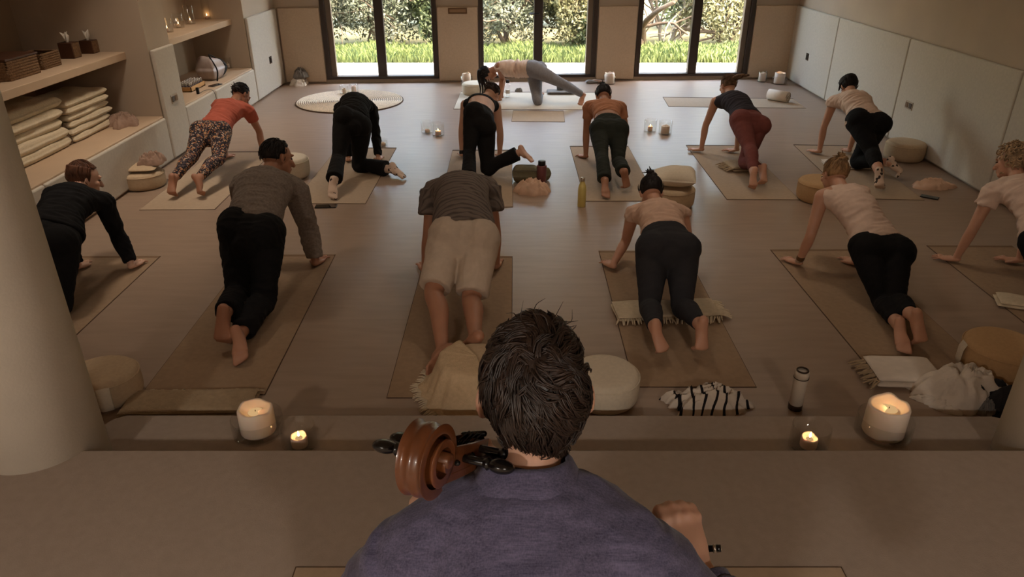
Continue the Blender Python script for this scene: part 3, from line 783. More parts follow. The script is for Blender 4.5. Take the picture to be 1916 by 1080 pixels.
def scalp(B, style, m, parent, seed=1):
    """cap of hair over the skull with combed relief, plus bun / tail / curls"""
    ax = B.headframe(); L, f, u = ax; c = B.J['head']; k = B.S * (1.03 if B.male else .98); T = lambda a, b, d: c + (L * a + f * b + u * d) * k
    R = np.array([.086, .103, .101]) * k; V, F = ball(T(0, -.012, .024), R, ax, 44); V = V.copy(); q = np.random.default_rng(seed)
    ctr = T(0, -.012, .024); low = {'short': -.045, 'bun': -.055, 'pony': -.055, 'bob': -.09, 'curly': -.07, 'down': -.10}[style]
    for i, v in enumerate(V):
        d = v - ctr; a, b, e = d @ L / R[0], d @ f / R[1], d @ u / R[2]
        face = b > .30 and e < .50 + .25 * (b - .3)
        side = e * R[2] < low + (.045 if b > -.1 else 0)
        nz = mnoise.noise(Vector((a * 2 + seed, math.atan2(b, e) * 7, 3.1))) + .6 * mnoise.noise(Vector((a * 14, b * 14, e * 5 + seed)))
        if style == 'curly': nz = 2.2 * mnoise.noise(Vector((a * 7 + seed, b * 7, e * 7))) + 1.0
        if style in ('bun', 'pony'):
            ang = math.atan2(a, e + .2); nz = .5 * mnoise.noise(Vector((ang * 9, seed, b * .6)))
        s_ = 1.0 + .05 * nz
        if face or side: s_ = .80
        V[i] = ctr + d * s_
    parts = [(V, F)]
    if style == 'bun':
        b0 = T(*B.sp.get('bunpos', (0, -.045, .125)))
        for j in range(9):
            d = q.normal(size=3); parts.append(ball(b0 + d / np.linalg.norm(d) * .020 * k, np.array([.026, .022, .024]) * k, None, 12))
        for j in range(10):
            d = nrm(q.normal(size=3) + u * 1.0 - f * .3); parts.append(tube([b0, b0 + d * .04, b0 + d * .055 + q.normal(0, .012, 3)], np.array([.008, .006, .002]), None, L, 6))
    if style == 'pony':
        b0 = T(*B.sp.get('bunpos', (0, -.10, .05))); pts = [b0 - f * -.02, b0 - f * .035 * k]; dr = B.sp.get('tail', (0, 0, -1)); ln = B.sp.get('tail_len', .2)
        dr = nrm(dr); pts += [b0 - f * .05 + dr * ln * .35, b0 - f * .04 + dr * ln * .7 + q.normal(0, .01, 3), b0 - f * .03 + dr * ln]
        for j in range(7):
            of = q.normal(0, .010, 3); parts.append(tube(cr([p + of * (1 + .35 * i_) for i_, p in enumerate(pts)], 14), np.interp(np.linspace(0, 1, 14), [0, .15, .5, 1], [.016, .015, .018, .004]), None, L, 8))
    if style == 'curly':
        for j in range(150):
            d = nrm(q.normal(size=3) + u * .3 - f * .35)
            if d @ f > .45 and d @ u < .5: continue
            p = ctr + (L * (d @ L) * R[0] + f * (d @ f) * R[1] + u * (d @ u) * R[2]) * q.uniform(.98, 1.12); t1 = np.cross(d, q.normal(size=3)); t1 = nrm(t1)
            t2 = np.cross(d, t1); w = [p + (t1 * math.cos(a) + t2 * math.sin(a)) * .016 + d * a * .004 for a in np.linspace(0, 7.5, 14)]
            parts.append(tube(w, np.linspace(.0062, .0035, 14), None, d, 6))
    if style in ('down', 'bob'):
        for j in range(60):
            a = q.uniform(-1.9, 1.9); st = ctr + (L * math.sin(a) * R[0] - f * math.cos(a) * R[1]) * .97 + u * .01
            dn = nrm(np.array(B.sp.get('fall', (0, 0, -1))) + q.normal(0, .06, 3)); ln = B.sp.get('tail_len', .1) * q.uniform(.8, 1.1)
            parts.append(tube(cr([st + u * .04, st, st + dn * ln * .5, st + dn * ln], 8), [.011, .011, .011, .011, .010, .008, .005, .002], None, f, 6))
    n0 = 300 if style != 'curly' else 0
    for j in range(n0):                                              # loose locks breaking the outline
        d = nrm(q.normal(size=3) + u * .6 - f * .6)
        if d @ f > .35 or (d @ u) * R[2] < low + .02: continue
        p = ctr + (L * (d @ L) * R[0] + f * (d @ f) * R[1] + u * (d @ u) * R[2]) * 1.01
        gd = (u * (-.8) - f * .2) if style == 'short' else (T(*B.sp.get('bunpos', (0, -.06, .1))) - p); gd = nrm(gd - d * (gd @ d)); ln = .035 if style == 'short' else .05
        parts.append(tube([p, p + gd * ln * .5 + d * .004, p + gd * ln + d * .001], [.0024, .0026, .0006], None, np.cross(gd, d), 6))
    mb = MB()
    for v, fc in parts: mb.add(v, fc)
    return mb.build('hair', m, parent)

POSES = json.loads('''{"A": [[-3.023, 4.925, 0.621], [-2.989, 4.763, 0.582], [-2.947, 4.256, 0.466], [-3.163, 4.738, 0.565], [-2.829, 4.748, 0.522], [-3.115, 4.674, 0.292], [-2.837, 4.826, 0.247], [-3.114, 4.713, 0.045], [-2.733, 4.723, 0.046], [-3.042, 4.264, 0.463], [-2.856, 4.237, 0.439], [-3.078, 4.134, 0.063], [-2.862, 4.038, 0.061], [-3.135, 3.738, 0.06], [-2.923, 3.643, 0.06], [-3.088, 3.559, 0.02], [-2.893, 3.46, 0.02]], "B": [[-1.65, 4.958, 0.76], [-1.671, 4.795, 0.684], [-1.658, 4.278, 0.487], [-1.855, 4.779, 0.629], [-1.506, 4.803, 0.59], [-1.877, 4.764, 0.324], [-1.47, 4.854, 0.295], [-1.881, 4.752, 0.055], [-1.428, 4.787, 0.043], [-1.754, 4.297, 0.518], [-1.557, 4.273, 0.486], [-1.744, 4.103, 0.12], [-1.574, 4.059, 0.098], [-1.673, 3.692, 0.196], [-1.588, 3.635, 0.086], [-1.668, 3.566, 0.04], [-1.52, 3.456, 0.017]], "C": [[-0.367, 4.916, 0.485], [-0.359, 4.81, 0.635], [-0.307, 4.285, 0.439], [-0.54, 4.788, 0.58], [-0.173, 4.822, 0.592], [-0.574, 4.645, 0.31], [-0.122, 4.703, 0.313], [-0.616, 4.665, 0.044], [-0.119, 4.726, 0.044], [-0.408, 4.304, 0.445], [-0.205, 4.272, 0.437], [-0.475, 3.916, 0.222], [-0.247, 3.896, 0.188], [-0.394, 3.523, 0.065], [-0.203, 3.467, 0.171], [-0.48, 3.344, 0.016], [-0.333, 3.502, 0.016]], "D": [[0.995, 4.935, 0.514], [1.014, 4.775, 0.475], [0.998, 4.274, 0.38], [0.854, 4.785, 0.415], [1.182, 4.761, 0.433], [0.835, 4.899, 0.159], [1.233, 4.596, 0.214], [0.724, 4.711, 0.051], [1.284, 4.767, 0.045], [0.905, 4.269, 0.373], [1.091, 4.264, 0.374], [0.853, 3.958, 0.107], [1.054, 3.952, 0.107], [0.815, 3.574, 0.177], [1.073, 3.572, 0.197], [0.869, 3.496, 0.015], [1.072, 3.518, 0.016]], "E": [[2.313, 5.006, 0.623], [2.313, 4.845, 0.574], [2.445, 4.421, 0.306], [2.156, 4.78, 0.541], [2.48, 4.876, 0.538], [2.093, 4.7, 0.277], [2.524, 4.901, 0.26], [2.085, 4.785, 0.045], [2.492, 4.784, 0.044], [2.353, 4.437, 0.314], [2.538, 4.408, 0.301], [2.38, 4.109, 0.061], [2.436, 4.066, 0.088], [2.296, 3.724, 0.098], [2.349, 3.691, 0.179], [2.261, 3.559, 0.016], [2.375, 3.59, 0.016]], "F": [[3.548, 4.989, 0.719], [3.519, 4.839, 0.644], [3.552, 4.4, 0.362], [3.359, 4.82, 0.571], [3.688, 4.86, 0.587], [3.281, 4.793, 0.294], [3.698, 4.831, 0.301], [3.256, 4.841, 0.048], [3.706, 4.816, 0.05], [3.457, 4.395, 0.36], [3.647, 4.404, 0.365], [3.521, 4.108, 0.06], [3.722, 4.124, 0.061], [3.392, 3.73, 0.045], [3.563, 3.757, 0.045], [3.318, 3.557, 0.02], [3.494, 3.582, 0.02]], "G": [[-2.837, 7.677, 0.641], [-2.872, 7.524, 0.591], [-2.95, 7.052, 0.422], [-3.042, 7.539, 0.572], [-2.721, 7.483, 0.532], [-3.05, 7.508, 0.294], [-2.676, 7.588, 0.28], [-3.032, 7.487, 0.049], [-2.65, 7.537, 0.045], [-3.043, 7.055, 0.423], [-2.859, 7.045, 0.419], [-3.038, 6.681, 0.262], [-2.784, 6.683, 0.246], [-3.067, 6.305, 0.169], [-2.842, 6.306, 0.174], [-3.075, 6.2, 0.015], [-2.798, 6.218, 0.014]], "H": [[-1.669, 7.59, 0.455], [-1.615, 7.527, 0.602], [-1.547, 7.022, 0.526], [-1.778, 7.501, 0.547], [-1.453, 7.535, 0.545], [-1.717, 7.47, 0.274], [-1.434, 7.532, 0.264], [-1.713, 7.38, 0.043], [-1.407, 7.424, 0.042], [-1.622, 6.988, 0.571], [-1.48, 7.054, 0.467], [-1.663, 6.748, 0.233], [-1.549, 7.082, 0.057], [-1.639, 6.37, 0.116], [-1.188, 6.926, 0.07], [-1.625, 6.212, 0.015], [-1.056, 6.802, 0.015]], "I": [[-0.213, 7.675, 0.642], [-0.316, 7.549, 0.617], [-0.308, 7.051, 0.535], [-0.481, 7.545, 0.575], [-0.163, 7.552, 0.551], [-0.529, 7.571, 0.302], [-0.124, 7.502, 0.281], [-0.534, 7.526, 0.054], [-0.131, 7.557, 0.045], [-0.371, 7.058, 0.601], [-0.261, 7.034, 0.455], [-0.412, 6.819, 0.272], [-0.244, 6.919, 0.061], [-0.402, 6.458, 0.128], [0.088, 6.888, 0.26], [-0.402, 6.309, 0.018], [0.195, 6.757, 0.187]], "J": [[0.967, 7.754, 0.614], [0.962, 7.595, 0.571], [0.959, 7.112, 0.424], [0.798, 7.582, 0.548], [1.128, 7.589, 0.543], [0.786, 7.585, 0.272], [1.209, 7.592, 0.279], [0.784, 7.502, 0.043], [1.155, 7.558, 0.045], [0.867, 7.114, 0.423], [1.052, 7.112, 0.425], [0.858, 6.744, 0.254], [1.025, 6.78, 0.19], [0.857, 6.388, 0.1], [1.028, 6.393, 0.195], [0.848, 6.225, 0.016], [1.064, 6.422, 0.016]], "K": [[2.308, 7.881, 0.695], [2.308, 7.731, 0.627], [2.387, 7.261, 0.458], [2.149, 7.71, 0.568], [2.469, 7.763, 0.575], [2.085, 7.748, 0.299], [2.455, 7.748, 0.296], [2.065, 7.734, 0.054], [2.45, 7.738, 0.051], [2.297, 7.257, 0.477], [2.474, 7.254, 0.427], [2.311, 6.894, 0.29], [2.332, 7.044, 0.106], [2.257, 6.53, 0.163], [2.376, 6.661, 0.15], [2.233, 6.412, 0.013], [2.372, 6.535, 0.018]], "L": [[3.572, 7.818, 0.702], [3.541, 7.667, 0.646], [3.548, 7.194, 0.468], [3.383, 7.679, 0.578], [3.708, 7.666, 0.596], [3.331, 7.678, 0.301], [3.676, 7.664, 0.312], [3.323, 7.658, 0.054], [3.646, 7.661, 0.063], [3.466, 7.233, 0.487], [3.633, 7.158, 0.465], [3.523, 6.915, 0.242], [3.503, 7.137, 0.08], [3.447, 6.546, 0.152], [3.649, 6.79, 0.176], [3.424, 6.425, 0.015], [3.788, 6.741, 0.059]], "M": [[-0.33, 10.411, 0.382], [-0.18, 10.389, 0.451], [0.307, 10.239, 0.46], [-0.127, 10.551, 0.441], [-0.188, 10.231, 0.514], [-0.143, 10.315, 0.294], [-0.129, 10.383, 0.287], [-0.172, 10.29, 0.049], [-0.15, 10.452, 0.051], [0.318, 10.147, 0.476], [0.305, 10.32, 0.414], [0.687, 10.083, 0.301], [0.354, 10.122, 0.055], [0.999, 10.23, 0.116], [0.406, 10.51, 0.058], [0.939, 10.086, 0.015], [0.434, 10.691, 0.022]]}''')
def person(key, label, sp, group=None):
    J = {n: np.array(v) for n, v in zip(JN, POSES[key])}
    for n, v in sp.get('fix', {}).items(): J[n] = np.array(v, float)
    B = Body(J, sp); base = np.array([J['pel'][0], J['pel'][1], 0.0]); sk = M[sp.get('skin', 'skin')]
    ft = B.foot('L') + B.foot('R')
    parts = B.torso(-.04, 1.0, 0, 'flat') + B.yoke() + B.glutes() + B.head() + ft
    for c in 'LR': parts += B.arm(c) + B.leg(c) + B.hand(c, sp.get('fd' + c))
    body = remesh('person', parts, .0062, sk, loc=base); tag(body, label, 'person', group)
    ex = [(B.lat, B.spine, B.dors)][0]
    # lower garment
    lo = sp['low']; g = lo.get('g', .006); f1 = lo.get('f1', 1.93)
    parts = B.torso(-.17, lo.get('t1', .26), g * (.35 if sp['up'][0].get('t0', .14) < .25 else 1), 'flat') + B.glutes(g)
    for c in 'LR': parts += B.leg(c, 0, f1, g, 'flat', lo.get('prof'))
    for c in 'LR': parts.append(ball(J['hi' + c], .102 * B.S * B.lw + g, None, 18))
    o = remesh(lo.get('name', 'leggings'), parts, .0075, lo['m'], body, smooth_it=lo.get('sm', 9))
    wrinkle(o, ex, lo.get('fq', (9, 24, 12)), lo.get('wr', .0025), 1.7)
    # upper garment
    for up in sp['up']:
        g = up.get('g', .008); t0 = up.get('t0', .14); t1 = up.get('t1', .97)
        parts = B.torso(t0, t1, g, 'flat', up.get('flare', 0))
        if up.get('yoke', 1): parts += B.yoke(g * .8, up.get('reach', 1.0))
        if up.get('sl', 0):
            for c in 'LR': parts += B.arm(c, 0, up['sl'], g + up.get('sg', .004), 'flat', up.get('sf', 0))
        o = remesh(up.get('name', 'shirt'), parts, .0075, up['m'], body, smooth_it=4)
        wrinkle(o, ex, up.get('fq', (8, 26, 9)), up.get('wr', .004) * 1.8, 4.2)
    if sp.get('sock'):
        for c in 'LR':
            parts = B.foot(c, .004) + [tube([J['an' + c] + (J['kn' + c] - J['an' + c]) * q for q in (.22, .1, 0)], [.043, .041, .040], None, B.lat, 14, 'flat')]
            remesh('sock', parts, .0065, M[sp['sock']], body)
    st, hm = sp['hair']; scalp(B, st, M[hm], body, sp.get('seed', 3))
    ax = B.headframe()
    for sg in (-1, 1):
        k = B.S; c = J['head'] + (ax[0] * sg * .032 + ax[1] * .083 + ax[2] * .006) * k
        MB().ball(c, np.array([.012, .008, .006]), ax, 10).build('eye', M['eye'], body)
    for nm, c, f, r, m in sp.get('bands', []):
        p = J['el' + c] + (J['wr' + c] - J['el' + c]) * f; d = nrm(J['wr' + c] - J['el' + c])
        MB().tube([p - d * .008, p + d * .008], r, None, B.lat, 18).build(nm, M[m], body)
    return body
def U(m, **k): return dict(m=M[m], **k)
PEOPLE_ON = True
def leggings(m, **k): return dict(m=M[m], **k)
if PEOPLE_ON:
    person('A', 'person in a long-sleeved black top on all fours beside the white column',
           dict(s=1.02, hw=1.08, skin='skin_pale', hair=('bob', 'hair_auburn'), hu=(.15, .35, .9), hf=(.75, .65, -.1), fall=(-.2, .1, -1), tail_len=.05,
                low=leggings('blk', g=.010, wr=.004), up=[U('blk', sl=1.93, g=.012, wr=.006, t0=.05, flare=.015)], arch=.045))
    person('B', 'person in a grey knit sweater and black trousers, barefoot, looking right',
           dict(s=1.06, male=True, hw=.84, ww=1.04, cw=1.04, lw=.92, skin='skin_tan', hair=('short', 'hair_black'), hu=(.05, .42, .9), hf=(.72, .62, -.25),
                low=leggings('blk', name='trousers', g=.018, sm=14, f1=1.86, prof=[(0, .10), (1, .078), (1.5, .075), (2, .070)], wr=.007),
                up=[U('marl', name='sweater', sl=1.9, g=.026, wr=.005, sg=.001, t0=.10)], arch=.045))
    person('C', 'person in a striped grey t-shirt and beige shorts with the head hanging down',
           dict(s=1.08, male=True, hw=.94, ww=1.14, cw=1.0, lw=.98, skin='skin_tan', hair=('short', 'hair_dark'), hu=(0, .35, -.9), hf=(0, -.9, -.3),
                low=leggings('beige', name='shorts', g=.026, f1=.90, sm=14, prof=[(0, .122), (.5, .110), (1, .102)], wr=.005, fq=(16, 7, 9), t1=.18),
                up=[U('tee_stripe', name='t_shirt', sl=.62, g=.028, sg=.004, sf=.010, wr=.005, t0=.11, flare=.010)], arch=.07))
    person('D', 'person in charcoal leggings and a blush sleeveless top kneeling on a fringed blanket',
           dict(s=.98, hw=1.16, ww=1.02, lw=1.10, hair=('bun', 'hair_black'), bunpos=(0, -.07, .11), hu=(0, .75, .55), hf=(0, .4, -.9),
                low=leggings('char', g=.006, t1=.34, f1=1.9), up=[U('blush', name='top', sl=.16, g=.010, wr=.007, t0=.30)], arch=.03, fdL=(-.35, .9, 0)))
    person('E', 'person in an off-white tank top and black leggings with a fair bun, ankles crossed',
           dict(s=.99, hw=1.04, hair=('bun', 'hair_fair'), bunpos=(.01, -.075, .105), hu=(.05, .55, .8), hf=(-.25, .65, -.7), skin='skin',
                low=leggings('blk', g=.007, t1=.22, f1=1.78), up=[U('white_top', name='tank_top', g=.009, wr=.004, t0=.10, reach=.72)], arch=.035,
                bands=[('bracelet', 'L', .94, .029, 'steel'), ('bracelet', 'L', .86, .030, 'bronze')], fdL=(-.45, .85, 0)))
    person('F', 'person in a white t-shirt with curly grey-blond hair at the right edge',
           dict(s=1.0, hw=1.05, hair=('curly', 'hair_curly'), hu=(.1, .45, .85), hf=(-.55, .7, -.4),
                low=leggings('blk', g=.008), up=[U('white_top', name='t_shirt', sl=.42, g=.011, sg=.006, sf=.008, wr=.006, t0=.08)], arch=.04, fdL=(-.75, .6, 0), fdR=(-.75, .6, 0)))
    person('G', 'person in a coral t-shirt and floral leggings holding a plank',
           dict(s=.97, hair=('bun', 'hair_black'), bunpos=(.03, -.10, .0), hu=(.2, .75, .55), hf=(.45, .3, -.8), skin='skin_tan',
                low=leggings('floral', g=.006, f1=1.9), up=[U('orange', name='t_shirt', sl=.50, g=.010, sg=.006, sf=.005, wr=.005, t0=.10)], arch=.02))
    person('H', 'person all in black with spotted socks, head hidden, one knee out to the side',
           dict(s=.99, hair=('short', 'hair_dark'), hu=(0, .4, -.9), hf=(0, -.9, -.3), sock='sock',
                low=leggings('blk2', name='trousers', g=.006, f1=1.88, prof=[(0, .10), (.9, .066), (1.3, .068), (2, .084)], wr=.003), up=[U('blk2', name='top', sl=1.9, g=.008, wr=.006, t0=.12)], arch=.075))
    person('I', 'person in a black strappy sports top and black flared leggings lifting one foot',
           dict(s=.97, hair=('bun', 'hair_dark'), bunpos=(-.02, -.09, .05), hu=(.35, .8, .3), hf=(.35, .3, -.85), skin='skin_pale',
                low=leggings('blk2', g=.006, f1=1.9, t1=.30, prof=[(0, .09), (.9, .062), (1.3, .062), (2, .074)]), up=[U('blk', name='sports_top', g=.006, wr=.001, t0=.66, t1=.95, reach=.6)], arch=.035,
                bands=[('wristband', 'L', .93, .029, 'black')]))
    person('J', 'person in a brown crop top and dark green leggings, hands on a sand mat',
           dict(s=.97, hw=1.02, hair=('bun', 'hair_black'), bunpos=(0, -.06, .10), hu=(0, .8, .5), hf=(0, .4, -.9), skin='skin_tan',
                low=leggings('green', g=.006, f1=1.86, t1=.30, prof=[(0, .09), (1, .062), (1.4, .064), (2, .070)], wr=.004), up=[U('terracotta', name='crop_top', sl=.55, g=.008, wr=.004, t0=.40)], arch=.035, fdL=(-.5, .8, 0)))
    person('K', 'person in maroon leggings and a dark tank top kneeling on a folded blanket',
           dict(s=.97, hw=1.20, lw=1.08, hair=('pony', 'hair_mouse'), bunpos=(.02, -.085, .06), tail=(.5, .3, .25), tail_len=.07, hu=(-.05, .5, .8), hf=(-.35, .75, -.5),
                low=leggings('maroon', g=.006, f1=1.92, t1=.26), up=[U('navy', name='tank_top', g=.009, wr=.004, t0=.16, reach=.6)], arch=.03, fdL=(-.8, .5, 0), fdR=(-.85, .4, 0)))
    person('L', 'person in a white sleeveless tee, black leggings and dotted grip socks by the right wall',
           dict(s=.97, hw=1.22, lw=1.16, hair=('bob', 'hair_black'), hu=(0, .75, .5), hf=(0, .5, -.85), fall=(0, .3, -1), tail_len=.06, sock='sock',
                low=leggings('blk', g=.007, f1=1.72), up=[U('white_top', name='t_shirt', sl=.22, g=.012, sg=.008, wr=.007, t0=.04)], arch=.03, fdL=(-.5, .8, 0)))
    person('M', 'person in grey leggings and a white top facing sideways on the cream mat',
           dict(s=.98, hair=('pony', 'hair_black'), bunpos=(0, -.06, .09), tail=(.1, -.1, -1), tail_len=.34, hu=(-.85, -.1, -.35), hf=(-.3, 0, -.9), skin='skin_tan',
                low=leggings('greyleg', g=.010, f1=1.92, t1=.30), up=[U('white_top', name='top', g=.012, wr=.006, t0=.12, reach=.85, sl=.12)], arch=.015, fdL=(-1, 0, 0), fdR=(-1, 0, 0)))

# ---------------------------------------------------------------- soft goods helpers
def slab(c, ang, L, W, th, px=8.0, amp=.004, fq=9.0, seed=0, n=(26, 18), tilt=0.0, sag=0.0):
    """cushion or folded-cloth shape: rounded slab, L along ang, bottom at c.z"""
    nx, ny = n; ca, sa = math.cos(ang), math.sin(ang); V = []; F = []
    for side in (1, -1):
        for i in range(nx + 1):
            for j in range(ny + 1):
                s, t = math.sin((-1 + 2 * i / nx) * math.pi / 2), math.sin((-1 + 2 * j / ny) * math.pi / 2)
                pr = (max(0, 1 - abs(s) ** px) * max(0, 1 - abs(t) ** px)) ** .5
                x, y = s * L / 2, t * W / 2; nz = mnoise.noise(Vector((x * fq + seed, y * fq, seed * 1.7 + side)))
                z = th / 2 + side * th / 2 * pr + (amp * nz * 2 * pr if side > 0 else 0) + tilt * s * (1 if side > 0 else 0) * pr
                z -= sag * (s * s + t * t) * .5 * pr if side > 0 else 0
                o = amp * 1.5 * mnoise.noise(Vector((x * 7, y * 7, seed)))
                x += o * abs(s) ** 3 * (1 if s > 0 else -1); y += o * abs(t) ** 3
                V.append((c[0] + x * ca - y * sa, c[1] + x * sa + y * ca, c[2] + z))
    k = (nx + 1) * (ny + 1)
    for i in range(nx):
        for j in range(ny):
            a = i * (ny + 1) + j; q = (a, a + ny + 1, a + ny + 2, a + 1)
            F.append(q); F.append(tuple(x + k for x in q[::-1]))
    per = [i * (ny + 1) for i in range(nx + 1)] + [nx * (ny + 1) + j for j in range(1, ny + 1)] + [i * (ny + 1) + ny for i in range(nx - 1, -1, -1)] + [j for j in range(ny - 1, 0, -1)]
    for a, b in zip(per, per[1:] + per[:1]): F.append((a, a + k, b + k, b))
    return np.array(V), F
def pouf_prof(r, h, e=3.2, n=14):
    out = [(r * .5, 0.0)]
    for i in range(n + 1):
        a = -math.pi / 2 + math.pi * i / n; cx, sz = math.cos(a), math.sin(a)
        out.append((r * (.72 + .28 * max(cx, 0) ** (2 / e)) if abs(sz) < .999 else r * .72, h / 2 + h / 2 * math.copysign(abs(sz) ** (2 / e), sz)))
    out += [(r * .45, h + .004), (r * .02, h + .006)]
    return out
def pouf(loc, r, h, m, label, cat='cushion', group=None, sx=1, sy=1, seam=True, strap=None):
    loc = np.array(loc, float); t = thing('floor_cushion', loc, label, cat, group)
    MB().lathe(pouf_prof(r, h), loc, 44, sx, sy).build('cover', M[m], t)
    if seam:
        for z in (h * .84,):
            mb = MB(); a = np.linspace(0, 2 * math.pi, 49); rr = r * .985
            mb.tube(np.c_[loc[0] + rr * sx * np.cos(a), loc[1] + rr * sy * np.sin(a), np.full(49, loc[2] + z)], .004, None, (0, 0, 1), 6, 'flat'); mb.build('piping', M[m], t)
    if strap is not None:
        a0 = strap; mb = MB(); d = np.array([math.cos(a0), math.sin(a0), 0]); l = np.array([-d[1], d[0], 0])
        p = loc + d * r * 1.0
        mb.tube([p + np.array([0, 0, h * .12]), p + d * .012 + np.array([0, 0, h * .3]), p + d * .012 + np.array([0, 0, h * .7]), p + np.array([0, 0, h * .88])], .032, .003, l, 10); mb.build('strap', M['cushion_pale'], t)
    return t
def crumple(name, c, rx, ry, h, m, label, cat, seed, ang=0.0, folds=5.0, thick=.006, lobes=.22, group=None, aspect=None):
    """a dropped cloth: ridged heap with an irregular outline and a hem that meets the surface"""
    nr, na = 22, 72; V = []; F = []; c = np.array(c, float); ca, sa = math.cos(ang), math.sin(ang)
    for i in range(nr + 1):
        r = i / nr
        for j in range(na):
            a = 2 * math.pi * j / na
            ol = 1 + lobes * 2 * mnoise.noise(Vector((math.cos(a) * 1.6 + seed, math.sin(a) * 1.6, seed))) + lobes * .7 * mnoise.noise(Vector((math.cos(a) * 5, math.sin(a) * 5 + seed, 2)))
            x, y = r * math.cos(a) * ol, r * math.sin(a) * ol
            w = mnoise.noise(Vector((x * 1.5, y * 1.5, seed + 5))) * .9
            rd = 1 - abs(mnoise.noise(Vector((x * folds * .6 + w * 1.5 + seed, y * folds * .6 + w, seed)))) * 2.4
            rd2 = 1 - abs(mnoise.noise(Vector((x * folds * 1.5 + seed, y * folds * 1.5 - w, 9 + seed)))) * 2.2
            env = max(0, 1 - r ** 2.2) ** .7
            z = h * env * (.50 + .36 * rd + .10 * rd2) + thick * (1 + .8 * mnoise.noise(Vector((x * 9, y * 9, seed)))) * (1 - r ** 12)
            X, Y = x * rx, y * ry
            V.append((c[0] + X * ca - Y * sa, c[1] + X * sa + Y * ca, c[2] + max(z, .0005)))
    for i in range(nr):
        for j in range(na):
            k = (j + 1) % na; F.append((i * na + j, (i + 1) * na + j, (i + 1) * na + k, i * na + k))
    b = len(V)
    for j in range(na): v = V[nr * na + j]; V.append((v[0], v[1], c[2]))
    for j in range(na):
        k = (j + 1) % na; F.append((nr * na + j, b + j, b + k, nr * na + k))
    F.append(tuple(b + j for j in range(na)))
    o = mesh_obj(name, V, F, m, loc=c); tag(o, label, cat, group); return o
def fringe(parent, p0, p1, out, n, ln, m, r=.004, seed=0):
    q = np.random.default_rng(seed); mb = MB(); p0, p1, out = np.array(p0), np.array(p1), nrm(out)
    for i in range(n):
        p = p0 + (p1 - p0) * ((i + .5) / n) + q.normal(0, .003, 3) * [1, 1, 0]; d = nrm(out + q.normal(0, .35, 3) * [1, 1, 0]); l = ln * q.uniform(.7, 1.15)
        z1 = max(.006, p[2] - .02)
        pts = [p, p + d * l * .5 + np.array([0, 0, min(0, z1 - p[2]) * .5 + .003]), np.array([*(p + d * l)[:2], z1])]
        mb.tube(pts, [r, r * 1.2, r * .8], None, (0, 0, 1), 6)
    o = mb.build('fringe', m, parent); return o

# ---------------------------------------------------------------- yoga mats
MATG = 'yoga mats'
def mat_at(name, corner, px, px2, label, m='mat', w=.66, L=1.83, th=.005, group=MATG, cat='yoga mat'):
    p = G(*px); d = nrm(G(*px2) - p); r = np.array([-d[1], d[0], 0.0]) * (1 if 'R' not in corner else -1)   # d runs towards the viewer
    r = r if (r[0] > 0) == ('L' in corner) else -r
    a = p; t = thing(name, (p + d * L / 2 + r * w / 2), label, cat, group)
    up = np.array([0, 0, th])
    def rr(ins, z0, z1, mm, nm):
        o = fix_normals(MB().obox(a + d * ins + r * ins + np.array([0, 0, z0]), d * (L - 2 * ins), r * (w - 2 * ins), np.array([0, 0, z1 - z0])).build(nm, mm, t, smooth=False)); return o
    rr(0, .0006, th * .6, M['mat_edge'], 'underside'); rr(.004, th * .6, th, M[m], 'surface')
    b = fix_normals(MB().obox(a + d * .004 + r * .004 + up, d * .03, r * (w - .008), np.array([0, 0, .0012])).build('end_band', M['mat_border'] if m == 'mat' else M['mat_edge'], t, smooth=False))
    return t
mat_at('yoga_mat', 'FR', (301, 480), (125, 645), 'brown yoga mat under the person in black beside the column')
mat_at('yoga_mat', 'FR', (628, 477), (497, 738), 'brown yoga mat under the person in the grey sweater')
mat_at('yoga_mat', 'FL', (795, 480), (725, 738), 'brown yoga mat under the person in beige shorts')
mat_at('yoga_mat', 'FL', (1120, 470), (1187, 728), 'brown yoga mat under the person on the fringed blanket')
mat_at('yoga_mat', 'FL', (1441, 468), (1625, 690), 'brown yoga mat under the person in the off-white tank top')
mat_at('yoga_mat', 'FL', (1733, 460), (1916, 605), 'brown yoga mat at the right edge under the curly-haired person')
mat_at('yoga_mat', 'FR', (512, 284), (402, 393), 'yoga mat under the person in the coral t-shirt', 'mat_tan')
mat_at('yoga_mat', 'FR', (742, 277), (683, 384), 'yoga mat under the person all in black with spotted socks', 'mat_tan')
mat_at('yoga_mat', 'FR', (958, 281), (960, 388), 'yoga mat under the person lifting one foot', 'mat_tan')
mat_at('yoga_mat', 'FL', (1066, 274), (1096, 381), 'yoga mat under the person in the brown crop top', 'mat_tan')
mat_at('yoga_mat', 'FL', (1283, 272), (1362, 377), 'yoga mat under the person in maroon leggings', 'mat_tan')
mat_at('yoga_mat', 'FL', (1484, 271), (1594, 376), 'yoga mat under the person in dotted grip socks by the right wall', 'mat_tan')
mat_at('yoga_mat', 'FL', (862, 172), (848, 205), 'large cream mat of the person facing sideways by the windows', 'mat_pale', 2.02, 1.15)
mat_at('yoga_mat', 'FL', (960, 207), (957, 227), 'short sand mat on the floor in front of the large cream mat', 'mat_tan', .68, .62)
mat_at('yoga_mat', 'FL', (1240, 182), (1251, 200), 'empty sand mat at the right near the windows holding a rolled towel', 'mat_tan', 1.86, .62)
pm = thing('yoga_mat', (.185, 1.38, .3405), 'sand mat lying crosswise on the platform under the musician', 'yoga mat', MATG)
_o = fix_normals(MB().box(-.71, 1.08, 1.05, 1.71, .3408, .3438).build('underside', M['mat_edge'], pm, smooth=False))
_o = fix_normals(MB().box(-.705, 1.075, 1.055, 1.705, .3438, .3458).build('surface', M['mat_tan'], pm, smooth=False))

